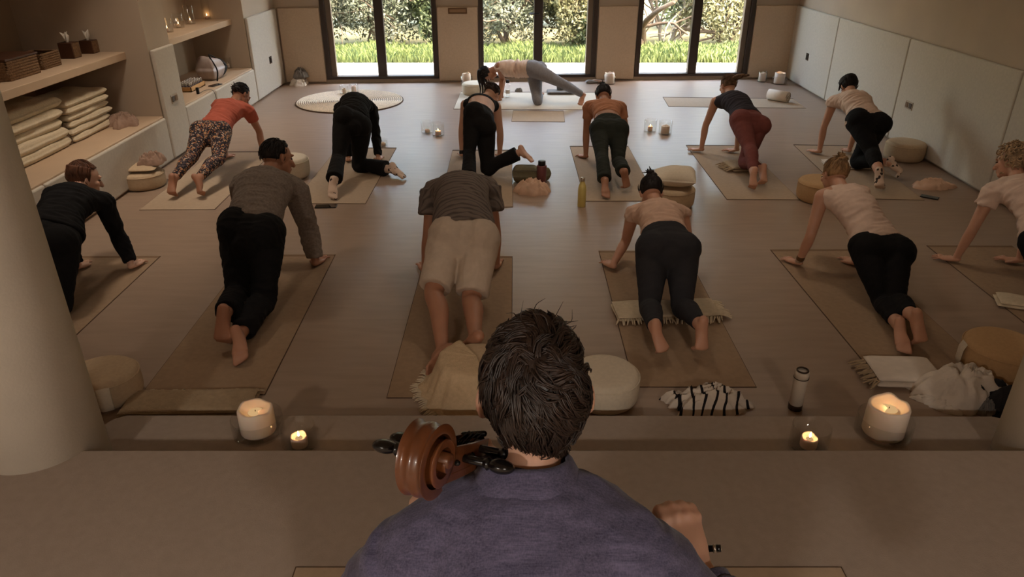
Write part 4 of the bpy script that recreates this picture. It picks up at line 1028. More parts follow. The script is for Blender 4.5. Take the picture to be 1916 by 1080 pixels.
# ---------------------------------------------------------------- cushions, blankets, clothes on the floor
R_ = math.radians
CU = 'round floor cushions'
pouf(G(203, 742), .175, .17, 'cushion', 'oval sand cushion with a strap beside the white column', group=CU, sx=1.05, sy=.95, strap=R_(-62))
pouf(G(1128, 744), .185, .17, 'cushion_pale', 'cream cushion behind the musician, right of his head', group=CU)
dc = pouf(G(893, 728), .19, .19, 'cushion', 'cushion covered by a fringed throw left of the musician', group=CU)
pouf(G(1862, 694), .20, .19, 'cushion_ochre', 'ochre cushion in the bottom right behind the jacket', group=CU, strap=R_(172))
pouf(G(272, 348), .195, .15, 'cushion', 'round cushion by the bench with a small pillow on top', group=CU)
pouf(G(546, 330), .185, .20, 'cushion_pale', 'cream cushion half hidden behind the grey sweater wearer', group=CU)
pouf(G(1255, 383), .20, .18, 'cushion', 'square-topped cushion under the plump pillow behind the blush top', group=CU)
pouf(G(1531, 373), .20, .19, 'cushion_ochre', 'round ochre cushion left of the fair bun', group=CU)
pouf(G(1689, 297), .20, .19, 'cushion', 'round cushion against the right wall by the double socket', group=CU)
pouf(G(890, 176), .20, .17, 'cushion_pale', 'cream round cushion beside the cream mat by the windows', group=CU)
def pillow(c, ang, L, W, th, m, label, tilt=0, seed=1):
    V, F = slab(c, ang, L, W, th, 2.6, .005, 9, seed, (30, 24), tilt); o = mesh_obj('pillow', V, F, M[m], loc=c); tag(o, label, 'pillow'); return o
p = G(268, 346); pillow((p[0], p[1], .157), .1, .36, .30, .055, 'cushion', 'thin sand pillow lying on the round cushion by the bench', seed=4)
p = G(1255, 383); pillow((p[0] + .01, p[1] + .0, .186), R_(-12), .36, .32, .16, 'cushion_pale', 'plump cream pillow on the cushion behind the blush top', .03, seed=6)
p = G(292, 341); crumple('scarf', (p[0] + .03, p[1] - .03, .205), .13, .10, .12, M['taupe_cloth'], 'bunched brown scarf on the pillow by the bench', 'scarf', 3.3, .4, 6)
# throw over the cushion next to the musician
def drape(name, c, r, h, reach, ang0, ang1, m, label, seed):
    V = []; F = []; nr, na = 22, 40
    for i in range(nr + 1):
        s = i / nr * reach
        for j in range(na + 1):
            a = ang0 + (ang1 - ang0) * j / na; fold = mnoise.noise(Vector((a * 4, s * 2, seed)))
            if s < r - .02: x, z = s, h + .012
            elif s < r + .04: q = (s - r + .02) / .06; x, z = r - .02 + .035 * math.sin(q * math.pi / 2), h + .012 - .03 * (1 - math.cos(q * math.pi / 2))
            else: x, z = r + .015 + (s - r - .04) * (.45 + .15 * fold), h - .018 - (s - r - .04) * .95
            if z < .012: x += (.012 - z) * .9; z = .012 + .006 * abs(fold)
            x += .02 * fold * (s / reach); z += .004 * fold
            V.append((c[0] + x * math.cos(a), c[1] + x * math.sin(a), c[2] + z))
    k = na + 1
    for i in range(nr):
        for j in range(na): F.append((i * k + j, (i + 1) * k + j, (i + 1) * k + j + 1, i * k + j + 1))
    o = mesh_obj(name, V, F, m, loc=c); md = o.modifiers.new('solid', 'SOLIDIFY'); md.thickness = .006; md.offset = 1; tag(o, label, 'throw'); return o, V, k, nr
o, V, k, nr = drape('throw_blanket', G(893, 728), .19, .19, .42, R_(120), R_(285), mat('throw_weave', rgb(198, 172, 138), .95, .08, 50, .3, 140), 'sand throw with a pale fringe draped over the cushion left of the musician', 2.0)
c0 = G(893, 728); edge = [np.array(V[nr * k + j]) for j in range(k)]; mb = MB(); q = np.random.default_rng(8)
for j in range(0, k - 1):
    a, b = edge[j], edge[j + 1]
    for f in (0.1, .6):
        p = a + (b - a) * f; d = nrm((p - c0) * [1, 1, 0] + q.normal(0, .06, 3) * [1, 1, 0]); mb.tube([p, p + d * .02 + [0, 0, .002], np.array([*(p + d * .045)[:2], .008])], [.004, .004, .002], None, (0, 0, 1), 6)
mb.build('fringe', M['wool'], o)
# folded blankets
def blanket(c, ang, L, W, n, th, m, label, fr=None, seed=0, name='folded_blanket', cat='blanket', group=None, px=8, amp=.004):
    c = np.array(c, float); mb = MB()
    for i in range(n):
        V, F = slab((c[0] + .006 * math.sin(i * 2 + seed), c[1] + .006 * math.cos(i * 3 + seed), c[2] + i * th * .88), ang + .02 * math.sin(i + seed), L * (1 - .02 * (i % 2)), W, th, px, amp, 8, seed + i); mb.add(V, F)
    o = mb.build(name, M[m], loc=c); tag(o, label, cat, group)
    ORG[o] = c
    if fr:
        d = np.array([math.cos(ang), math.sin(ang), 0]); l = np.array([-d[1], d[0], 0])
        for e in fr:
            if e in ('+x', '-x'):
                s = 1 if e == '+x' else -1; b = c + d * s * L * .49 + np.array([0, 0, n * th * .55]); fringe(o, b - l * W * .48, b + l * W * .48, d * s, 22, .07, M['wool_tan'] if m != 'wool' else M['wool'], .005, seed)
            else:
                s = 1 if e == '+y' else -1; b = c + l * s * W * .49 + np.array([0, 0, n * th * .5]); fringe(o, b - d * L * .48, b + d * L * .48, l * s, 44, .045, M['wool'], .005, seed)
    return o
p0, p1 = G(1150, 590), G(1338, 586); ang = math.atan2(*(p1 - p0)[1::-1])
blanket((p0 + p1) / 2 + [0, 0, .007], ang, np.linalg.norm(p1 - p0) + .02, .22, 2, .028, 'wool', 'cream fringed blanket under the knees of the person in charcoal leggings', ('-y', '+x'), 1)
p = G(1392, 316); blanket(p + [0, 0, .007], R_(8), .36, .26, 2, .03, 'wool_tan', 'grey-beige folded blanket with fringe under the maroon leggings', ('-x',), 2)
p = G(1590, 312); blanket(p + [0, 0, .007], R_(-4), .52, .24, 2, .018, 'white_cloth', 'white folded blanket under the knees of the grip sock wearer', None, 3)
p = G(1688, 706); blanket(p + [0, 0, .002], R_(-2), .36, .24, 2, .036, 'white_cloth', 'folded pale blanket with thick fringe behind the crossed feet', ('-x',), 4)
p = G(1905, 572); blanket(p + [0, 0, .007], R_(-20), .26, .17, 2, .022, 'wool', 'small folded cream blanket at the right edge on the mat', None, 5)
p = G(350, 772); blanket((p[0], p[1] + .04, .002), R_(1), .66, .20, 2, .03, 'wool_tan', 'tan blanket with a tasselled edge folded behind the step, left', ('+y',), 6)
p = G(1048, 175); blanket(p + [0, 0, .006], R_(0), .40, .24, 2, .022, 'grey_cloth', 'grey folded blanket on the cream mat', None, 7)
# rolled towels
def roll(c, ang, L, r, m, label, inner):
    c = np.array(c, float); d = np.array([math.cos(ang), math.sin(ang), 0]); t = thing('rolled_towel', c, label, 'towel')
    MB().tube([c - d * L / 2 + [0, 0, r], c + d * L / 2 + [0, 0, r]], r, r * .92, (0, 0, 1), 24, 'flat').build('roll', M[m], t)
    l = np.array([-d[1], d[0], 0]); a = np.linspace(0, 5 * math.pi, 60); rr = np.linspace(.006, r * .93, 60); e = c + d * (L / 2 + .001) + [0, 0, r]
    MB().tube([e + l * x * math.cos(b) + np.array([0, 0, 1]) * x * math.sin(b) for x, b in zip(rr, a)], .004, .003, d, 6).build('spiral_edge', M[inner], t)
    return t
roll(G(1455, 190) + [0, 0, .006], R_(-48), .30, .075, 'white_cloth', 'white rolled towel on the empty sand mat', 'wool_brown')
p = G(1052, 174); roll((p[0], p[1], .052), R_(-15), .16, .04, 'grey_cloth', 'small grey rolled cloth on the grey folded blanket', 'charcoal_cloth')
# dropped cloths
stripe = tex_mat('scarf_striped', [(0.0, rgb(30, 26, 26)), (0.13, rgb(212, 198, 182))], 'wave', 5.0, direction='X', distort=7.0, detail=1.0)
p = G(1330, 758); crumple('striped_scarf', p, .235, .10, .13, stripe, 'crumpled white scarf with black stripes behind the step', 'scarf', 7.1, R_(4), 5, lobes=.48)
p = G(995, 360); crumple('blush_cloth', p, .17, .10, .15, M['pink_cloth'], 'crumpled blush cloth in front of the olive bag', 'towel', 2.2, R_(-4), 3.0)
p = G(1746, 350); crumple('blush_cloth', p, .18, .12, .09, M['pink_cloth'], 'pale blush cloth dropped by the right wall', 'towel', 5.5, R_(-12), 3.0)
p = G(1805, 742)
jk = crumple('jacket', p, .22, .16, .20, M['white_cloth'], 'heap of an off-white and charcoal jacket by the ochre cushion', 'jacket', 9.4, R_(-10), 2.2)
crumple('lining', (p[0] + .10, p[1] - .09, .001), .17, .10, .16, M['charcoal_cloth'], None, None, 4.6, R_(-15), 3); _l = bpy.data.objects['lining']
_l.parent = jk; _l.location = tuple(np.array(_l.location) - np.array(jk.location))
crumple('sleeve', (p[0] - .16, p[1] - .08, .001), .12, .06, .05, M['white_cloth'], None, None, 6.2, R_(-25), 5); _l = bpy.data.objects['sleeve']
_l.parent = jk; _l.location = tuple(np.array(_l.location) - np.array(jk.location))
crumple('cuff', (p[0] + .02, p[1] - .145, .001), .06, .04, .09, M['grey_cloth'], None, None, 8.2, R_(60), 5); _l = bpy.data.objects['cuff']
_l.parent = jk; _l.location = tuple(np.array(_l.location) - np.array(jk.location))
p = G(562, 158); crumple('clothes_heap', p, .16, .16, .14, M['white_cloth'], 'heap of pale clothes in the far left corner', 'clothes', 3.9, 0, 5)
c_ = np.array(p); crumple('knotted_cloth', (c_[0] + .02, c_[1] + .01, .115), .11, .10, .16, M['grey_cloth'], 'grey knotted cloth on top of the clothes in the far left corner', 'clothes', 1.4, .5, 6)
# shoes of the teacher
for i, (dx, dy, a) in enumerate(((0, 0, .2), (.10, .03, .1))):
    p = G(1107, 156); V, F = slab((p[0] + dx, p[1] + dy, .001), a, .20, .08, .05, 3, .003, 9, i, (20, 12), -.012); o = mesh_obj('slipper', V, F, M['taupe_cloth' if i else 'grey_cloth'], loc=(p[0] + dx, p[1] + dy, 0))
    tag(o, ['grey felt slipper on the floor between two windows', 'tan felt slipper behind the grey one by the windows'][i], 'slipper', 'slippers by the windows')
p = G(971, 172); crumple('bead_bracelet', p + [0, 0, .006], .06, .05, .06, M['grey_cloth'], 'small grey pouch on the cream mat', 'pouch', 2.8, .3, 5); bpy.data.objects['bead_bracelet'].name = 'pouch'

# ---------------------------------------------------------------- bottles, bag, phones
def lathe_thing(name, loc, parts, label, cat, group=None):
    t = thing(name, loc, label, cat, group)
    for nm, prof, m in parts: MB().lathe(prof, loc, 28).build(nm, M[m], t)
    return t
M['yellow'] = mat('enamel_pale_yellow', rgb(206, 186, 110), 0.4, spec=0.4)
M['plum'] = mat('enamel_plum', rgb(112, 66, 66), 0.4, spec=0.4)
M['white_enamel'] = mat('enamel_white', rgb(200, 188, 172), 0.4, spec=0.4)
M['olive'] = mat('olive_canvas', rgb(112, 104, 80), 0.85, 0.06, 30, 0.2, 200)
M['purple'] = mat('glass_purple', rgb(62, 46, 70), 0.3)
p = G(1088, 386); lathe_thing('water_bottle', p, [('body', [(.033, .0), (.036, .004), (.036, .16), (.030, .195), (.018, .225), (.017, .235)], 'yellow'), ('cap', [(.019, .234), (.020, .236), (.020, .262), (.018, .266)], 'steel')], 'pale yellow water bottle with a steel cap on the floor', 'bottle')
p = G(1013, 346); lathe_thing('tumbler', p, [('body', [(.040, 0), (.044, .004), (.047, .19), (.045, .195)], 'plum'), ('lid', [(.034, .194), (.036, .196), (.036, .235), (.033, .238)], 'black')], 'plum tumbler with a black lid beside the olive bag', 'tumbler')
p = G(1487, 764); t = lathe_thing('water_bottle', p, [('body', [(.030, 0), (.034, .003), (.034, .185), (.032, .19)], 'white_enamel'), ('base_band', [(.0345, .0), (.0352, .002), (.0352, .03), (.0345, .032)], 'bronze_dark'), ('lid', [(.033, .189), (.035, .191), (.035, .222), (.030, .226)], 'white_enamel')], 'white water bottle with a silver lid standing behind the step', 'bottle')
mb = MB(); a = np.linspace(0, 2 * math.pi, 30); mb.tube(np.c_[p[0] + .027 * np.cos(a), p[1] + .027 * np.sin(a), np.full(30, .232)], .005, .004, (0, 0, 1), 8, 'flat'); mb.tube(np.c_[p[0] + .0355 * np.cos(a), p[1] + .0355 * np.sin(a), np.full(30, .19)], .002, .003, (0, 0, 1), 6, 'flat'); mb.build('cord', M['bronze_dark'], t)
p = G(950, 182); lathe_thing('glass_bottle', p + [0, 0, .006], [('body', [(.030, 0), (.034, .003), (.034, .17), (.022, .20)], 'glass'), ('cap', [(.024, .2), (.025, .202), (.025, .235), (.022, .238)], 'charcoal_cloth'), ('label_band', [(.0345, .05), (.0348, .052), (.0348, .10), (.0345, .102)], 'white_enamel')], 'clear glass bottle with a dark cap on the cream mat', 'bottle')
p = G(247, 207, .47); lathe_thing('dark_bottle', p, [('body', [(.026, 0), (.03, .003), (.03, .10), (.018, .13), (.016, .14)], 'purple'), ('cap', [(.018, .14), (.019, .142), (.019, .175), (.016, .178)], 'black')], 'small dark purple bottle on the bench against the pillar', 'bottle')
# olive bag
p = G(983, 340); t = thing('toiletry_bag', p, 'olive canvas bag on the floor under the lifted foot', 'bag')
V, F = slab((p[0], p[1], .001), .03, .25, .17, .16, 5, .003, 7, 2, (26, 20)); mesh_obj('body', V, F, M['olive'], t)
mb = MB(); mb.tube([(p[0] - .12, p[1] - .087, .135), (p[0] + .12, p[1] - .087, .135)], .003, None, (0, 0, 1), 6); mb.build('zip', M['bronze_dark'], t)
V, F = slab((p[0] + .20, p[1] + .03, .001), .9, .10, .06, .13, 3, .004, 9, 5, (16, 12)); o = mesh_obj('paper_pack', V, F, M['olive'], loc=(p[0] + .2, p[1] + .03, 0)); tag(o, 'small olive pouch standing behind the plum tumbler', 'pouch')
def phone(c, ang, label, w=.075, L=.15):
    c = np.array(c, float); d = np.array([math.cos(ang), math.sin(ang), 0]); l = np.array([-d[1], d[0], 0]); t = thing('phone', c, label, 'phone')
    b = fix_normals(MB().obox(c - d * L / 2 - l * w / 2, d * L, l * w, np.array([0, 0, .009])).build('case', M['black'], t, smooth=False)); bev(b, .003)
    s = fix_normals(MB().obox(c - d * (L / 2 - .005) - l * (w / 2 - .004) + np.array([0, 0, .009]), d * (L - .01), l * (w - .008), np.array([0, 0, .0008])).build('screen', mat('screen_glass', rgb(14, 13, 14), .08, spec=.6), t, smooth=False))
    return t
phone(G(610, 387), R_(3), 'dark phone at the near edge of the mat of the sock wearer in black', .085, .19)
phone(G(1739, 370) + [0, 0, .001], R_(-38), 'dark phone beside the blush cloth by the right wall')
p = G(403, 160, .47); phone((p[0], p[1], .471), R_(70), 'dark phone on the bench of the far alcove', .08, .17)

# ---------------------------------------------------------------- candles
def glass_cup(loc, r, h, label, group='glass candle holders', th=.004):
    o = MB().lathe([(r * .97, 0), (r, .004), (r, h), (r - th * .5, h + .002), (r - th, h), (r - th, .010), (r * .1, .009)], loc, 40).build('candle_glass', M['glass'], loc=loc)
    tag(o, label, 'candle holder', group); return o
def candle(loc, r, h, label, lit=False, dip=.02, group=None, seed=0, flame=True, cat='candle'):
    t = thing('candle', loc, label, cat, group)
    q = MB().lathe([(r * .96, 0), (r, .006), (r * 1.0, h * .6), (r * .99, h - .006), (r * .93, h), (r * .80, h - .004), (r * .70, h - dip), (r * .3, h - dip * 1.05), (r * .03, h - dip)], loc, 40).build('wax', M['wax'], t)
    for v in q.data.vertices:
        if v.co.z > h * .75: v.co.z += .30 * r * mnoise.noise(Vector((v.co.x / r * 1.3 + seed, v.co.y / r * 1.3, seed))) * (1 if dip > .01 else .2)
    w = np.array(loc) + [0, 0, h - dip]
    MB().tube([w, w + [.001, 0, .010]], .0018, None, (1, 0, 0), 6).build('wick', M['wick'], t)
    if lit:
        if flame: MB().lathe([(.001, 0), (.0045, .006), (.005, .011), (.0028, .02), (.0004, .03)], w + [0, 0, .008], 12).build('flame', M['flame'], t)
        MB().lathe([(r * .42, .0), (r * .3, .0015), (r * .02, .002)], w + [0, 0, .001], 20).build('melted_pool', M['wax_glow'], t)
        ld = bpy.data.lights.new('candle_light', 'POINT'); ld.energy = lit; ld.color = (1.0, .55, .22); ld.shadow_soft_size = .012
        lo = bpy.data.objects.new('candle_light', ld); COL.objects.link(lo); lo.parent = t; lo.location = (0, 0, h - dip + .03)
    return t
GC = 'candle glasses on the step'
z = .17
p = G(485, 808, z); glass_cup(p, .112, .088, 'wide glass around the thick candle on the left of the step', GC); candle(p + [0, 0, .010], .078, .122, 'thick white half-burnt candle in the left wide glass', .04, .022, seed=3, flame=False)
p = G(1650, 811, z); glass_cup(p, .118, .09, 'wide glass around the thick candle on the right of the step', GC); candle(p + [0, 0, .010], .088, .145, 'thick white lit candle in the right wide glass', .10, .020, seed=5, flame=False)
M['wax_tea'] = mat('tea_wax', rgb(238, 200, 140), .5, sss=.3)
def tea(loc, label, e=.12, r=.036, h=.05, group='small lit candles'):
    t = candle(loc, r, h, label, e, .012, group); return t
p = G(562, 836, z); glass_cup(p, .075, .115, 'small glass with a lit tea candle on the left of the step', GC); tea(p + [0, 0, .010], 'small lit candle in the left small glass on the step')
p = G(1511, 838, z); glass_cup(p, .082, .12, 'small glass with a lit tea candle on the right of the step', GC); tea(p + [0, 0, .010], 'small lit candle in the right small glass on the step')
for px, r, h, lab, wax in (
    ((800, 249), .075, .14, 'left glass of the pair on the floor left of the strappy top wearer', (.03, .035)), ((820, 254), .075, .15, 'right glass of the pair on the floor left of the strappy top wearer', (.035, .05)),
    ((1216, 247), .075, .15, 'left glass of the pair on the floor right of the crop top wearer', (.028, .06)), ((1244, 251), .078, .155, 'right glass of the pair on the floor right of the crop top wearer', (.05, .09)),
    ((717, 273), .05, .08, 'small glass on the floor beyond the mat of the sock wearer in black', (.03, .03)),
    ((645, 178), .065, .12, 'left glass of the pair on the round rug', (.028, .07)), ((663, 176), .065, .13, 'right glass of the pair on the round rug', (.035, .09)),
    ((873, 158), .095, .13, 'wide glass with a white candle left of the middle window', (.065, .16)), ((1140, 157), .095, .13, 'wide glass with a white candle right of the middle window', (.075, .16)),
    ((1425, 153), .075, .16, 'glass with a white candle under the right window corner', (.055, .13)), ((1457, 157), .115, .12, 'wide glass with a glowing candle in the far right corner', (.08, .165))):
    p = G(*px); zz = .016 if px[0] in (645, 663) else .0
    glass_cup(p + [0, 0, zz], r, h, lab); lit = .08 if 'glowing' in lab or px[0] in (820, 1216) else False
    candle(p + [0, 0, zz + .010], wax[0], wax[1], 'candle inside the ' + lab.replace(' with a white candle', '').replace(' with a glowing candle', '').replace(' on the floor', ''), lit, .012 if wax[1] < .1 else .02, 'candles in glasses', px[0] % 7, flame=bool(lit) and 'wide' not in lab)
# round rope rug
p = G(655, 190); t = thing('round_rug', p, 'round woven jute rug near the left window', 'rug')
mb = MB(); n = 26
for i in range(n):
    r = .74 * (i + .6) / n; mb.tube(np.c_[p[0] + r * np.cos(np.linspace(0, 2 * math.pi, 61)), p[1] + r * np.sin(np.linspace(0, 2 * math.pi, 61)), np.full(61, .010)], .0135, .008, (0, 0, 1), 6, 'flat')
mb.build('coils', M['rope'], t); MB().lathe([(.745, .001), (.752, .003), (.752, .012), (.742, .015)], p, 72, cap=False).build('border', M['mat_edge'], t)

# ---------------------------------------------------------------- alcoves
BLK = 'folded blankets on the bench'
def face_pt(px, py, z=.47): return G(px, py, z)
x_back = -4.80
fa = G(141, 242, .47); fb = G(218, 201, .47)
for s_i, (yc, w, n, th, m, nm) in enumerate(((6.55, .56, 6, .055, 'wool', 'right'), (5.62, .60, 6, .062, 'wool', 'middle'))):
    pass
def stack(y0, y1, xf, n, th, m, where, seed):
    q = np.random.default_rng(seed); w = y1 - y0; ords = ['bottom', 'second', 'third', 'fourth', 'fifth', 'top']
    for i in range(n):
        d = .42 + q.uniform(-.02, .02); c = (xf - d / 2 + q.uniform(-.012, .012), (y0 + y1) / 2 + q.uniform(-.015, .015), .4705 + i * th * .93)
        b = blanket(c, q.uniform(-.02, .02), d, w * q.uniform(.95, 1.0), 1, th, m, '%s cream blanket of the %s stack on the bench' % (ords[i] if n == 6 else ords[i] if i < n - 1 else 'top', where), None, seed + i * 1.3, 'folded_blanket', 'blanket', BLK, 16, .008)
stack(6.40, 7.14, -3.93, 6, .066, 'wool', 'far', 21)
stack(5.60, 6.36, -3.93, 5, .092, 'wool', 'near', 33)
crumple('throw_blanket', (-4.12, 5.22, .4705), .20, .34, .30, M['wool_tan'], 'rumpled tan blanket heaped at the near end of the bench', 'blanket', 6.6, 0, 4)
crumple('brown_throw', (-4.05, 5.50, .4705), .10, .10, .30, M['wool_brown'], 'brown fringed throw squeezed beside the near stack', 'blanket', 2.6, 0, 6)
crumple('dark_fringe_throw', (-4.0, 6.39, .4705), .05, .03, .22, M['wool_brown'], 'dark brown tassels hanging between the two blanket stacks', 'throw', 1.6, 0, 6)
p = G(243, 226, .47); crumple('scarf', (p[0] + .0, p[1] - .12, .4705), .15, .22, .12, M['taupe_cloth'], 'checked brown scarf dropped at the end of the near bench', 'scarf', 8.8, R_(20), 7)
# baskets and tissue boxes on the near shelf
def basket(px, py, L, W, h, label, lid=False, ang=0):
    p = G(px, py, 1.108); p[2] = 1.1085; t = thing('basket', p, label, 'basket', 'wicker baskets on the near shelf'); mb = MB(); nb = 7
    for i in range(nb):
        z = p[2] + h * (i + .5) / nb; x, y = W / 2, L / 2; s = .012
        mb.tube([(p[0] - x + s, p[1] - y, z), (p[0] + x - s, p[1] - y, z), (p[0] + x, p[1] - y + s, z), (p[0] + x, p[1] + y - s, z), (p[0] + x - s, p[1] + y, z), (p[0] - x + s, p[1] + y, z), (p[0] - x, p[1] + y - s, z), (p[0] - x, p[1] - y + s, z), (p[0] - x + s, p[1] - y, z)], .009, h / nb * .56, (1, 0.3, 0), 8, 'flat')
    mb.box(p[0] - W / 2, p[0] + W / 2, p[1] - L / 2, p[1] + L / 2, p[2] + .001, p[2] + h * .55)
    mb.build('body', M['basket'], t)
    if lid: b = fix_normals(MB().box(p[0] - W / 2 - .01, p[0] + W / 2 + .01, p[1] - L / 2 - .01, p[1] + L / 2 + .01, p[2] + h + .002, p[2] + h + .02).build('lid', M['wood_dark'], t, smooth=False)); bev(b, .004)
basket(20, 144, .42, .26, .15, 'large wicker basket with a dark lid on the near shelf', True)
basket(76, 126, .28, .22, .13, 'smaller open wicker basket right of the large one')
def tissue(px, py, label, w=.13, h=.14):
    p = G(px, py, 1.108); p[2] = 1.1085; t = thing('tissue_box', p, label, 'tissue box', 'tissue boxes on the near shelf')
    b = fix_normals(MB().box(p[0] - w / 2, p[0] + w / 2, p[1] - w / 2, p[1] + w / 2, p[2], p[2] + h).build('box', M['wood_dark'], t, smooth=False)); bev(b, .004)
    b = fix_normals(MB().box(p[0] + w / 2, p[0] + w / 2 + .005, p[1] - w / 2 + .008, p[1] + w / 2 - .008, p[2] + .006, p[2] + h - .006).build('wicker_front', M['basket'], t, smooth=False))
    mb = MB(); q = np.random.default_rng(int(px)); c = np.array([p[0], p[1], p[2] + h])
    for i in range(4): mb.tube([c, c + [q.normal(0, .012), q.normal(0, .012), .05], c + [q.normal(0, .02), q.normal(0, .03), .09]], [.012, .03, .004], [.01, .006, .003], (0, 1, .2), 8)
    mb.build('tissue', M['paper'], t)
tissue(134, 108, 'left dark wooden tissue box with a tissue pulled up'); tissue(170, 99, 'right dark wooden tissue box nearer the pillar', .12, .12)
# glasses on the far shelf
for px, py, r, h, lab in ((314, 60, .065, .15, 'leftmost glass with a tea light on the far shelf'), (335, 52, .065, .17, 'second glass with a tea light on the far shelf'), (357, 45, .06, .22, 'tall square glass with a tea light on the far shelf'), (388, 36, .05, .26, 'tall slim glass at the far end of the far shelf')):
    p = G(px, py, 1.108); p[2] = 1.1085; glass_cup(p, r, h, lab, 'glasses on the far shelf'); candle(p + [0, 0, .010], .022, .03, 'tea light in the ' + lab, .06 if px > 320 else .05, .004, 'tea lights on the far shelf')
p = G(428, 128, .47); p[2] = .4705; glass_cup(p, .045, .14, 'slim glass beside the bag on the far bench', 'glasses on the far bench'); candle(p + [0, 0, .01], .02, .05, 'pale candle in the slim glass beside the bag', False, .004)
p = G(438, 126, .47); p[2] = .4705; tea(p, 'small glowing candle at the far end of the far bench', .10, .024, .035, None)
# tray of little bottles
p = G(358, 166, .47); p[2] = .4705; t = thing('bottle_tray', p, 'wooden tray of small bottles on the far bench', 'tray')
L_, W_ = .42, .18
mb = MB().box(p[0] - W_ / 2, p[0] + W_ / 2, p[1] - L_ / 2, p[1] + L_ / 2, p[2], p[2] + .01)
mb.box(p[0] - W_ / 2, p[0] - W_ / 2 + .01, p[1] - L_ / 2, p[1] + L_ / 2, p[2], p[2] + .055).box(p[0] + W_ / 2 - .01, p[0] + W_ / 2, p[1] - L_ / 2, p[1] + L_ / 2, p[2], p[2] + .055)
mb.box(p[0] - W_ / 2, p[0] + W_ / 2, p[1] - L_ / 2, p[1] - L_ / 2 + .01, p[2], p[2] + .055).box(p[0] - W_ / 2, p[0] + W_ / 2, p[1] + L_ / 2 - .01, p[1] + L_ / 2, p[2], p[2] + .055)
fix_normals(mb.build('tray', M['wood_tan'], t, smooth=False))
b0 = None
for i in range(4):
    for j in range(8):
        c = np.array([p[0] - .06 + i * .04, p[1] - .175 + j * .05, p[2] + .0105])
        if b0 is None:
            b0 = thing('vial', c, 'tiny glass vial with a silver cap standing in the wooden tray', 'vial', 'vials in the wooden tray')
            MB().lathe([(.012, 0), (.014, .002), (.014, .05), (.009, .06)], c, 12).build('body', mat('vial_glass', rgb(96, 84, 84), .2, spec=.6), b0); MB().lathe([(.0105, .06), (.011, .061), (.011, .085), (.008, .09)], c, 12).build('cap', M['steel'], b0)
        else: put(b0, c)
# backpack on the far bench
p = G(397, 148, .47); p[2] = .4705; t = thing('handbag', p, 'silver-grey handbag with a dark side lying on the far bench', 'bag')
V, F = slab((p[0], p[1], p[2]), R_(82), .30, .24, .27, 5.5, .010, 8, 3, (26, 20), -.02); mesh_obj('body', V, F, mat('satin_grey', rgb(170, 154, 146), .38, .1, 20, .1, 60, spec=.5), t)
V, F = slab((p[0] - .01, p[1] + .20, p[2]), R_(82), .16, .26, .22, 3.4, .014, 9, 5, (18, 18)); mesh_obj('dark_side', V, F, M['charcoal_cloth'], t)
mb = MB(); mb.tube(cr([(p[0] + .13, p[1] - .17, p[2] + .01), (p[0] + .135, p[1] - .13, p[2] + .14), (p[0] + .06, p[1] - .10, p[2] + .285), (p[0] + .0, p[1] + .08, p[2] + .285), (p[0] + .13, p[1] + .20, p[2] + .14)], 18), .010, .004, (1, 0, 0), 8); mb.build('strap', M['black'], t)
# plug and cable
p = G(371, 176, .47); p[2] = .4705; t = thing('charger', p, 'small black charger with a cable hanging over the far bench edge', 'charger')
b = fix_normals(MB().box(p[0] - .015, p[0] + .015, p[1] - .015, p[1] + .015, p[2], p[2] + .075).build('plug', M['black'], t, smooth=False)); bev(b, .004)
pts = [(p[0] + .01, p[1] + .03, p[2] + .006), (p[0] + .04, p[1] + .10, p[2] + .02), (XP + .015, p[1] + .17, .485), (XP + .052, p[1] + .20, .46), (XP + .056, p[1] + .23, .34), (XP + .058, p[1] + .26, .22)]
MB().tube(cr(pts, 24), .004, None, (1, 0, 0), 8).build('cable', M['grey_cloth'], t)

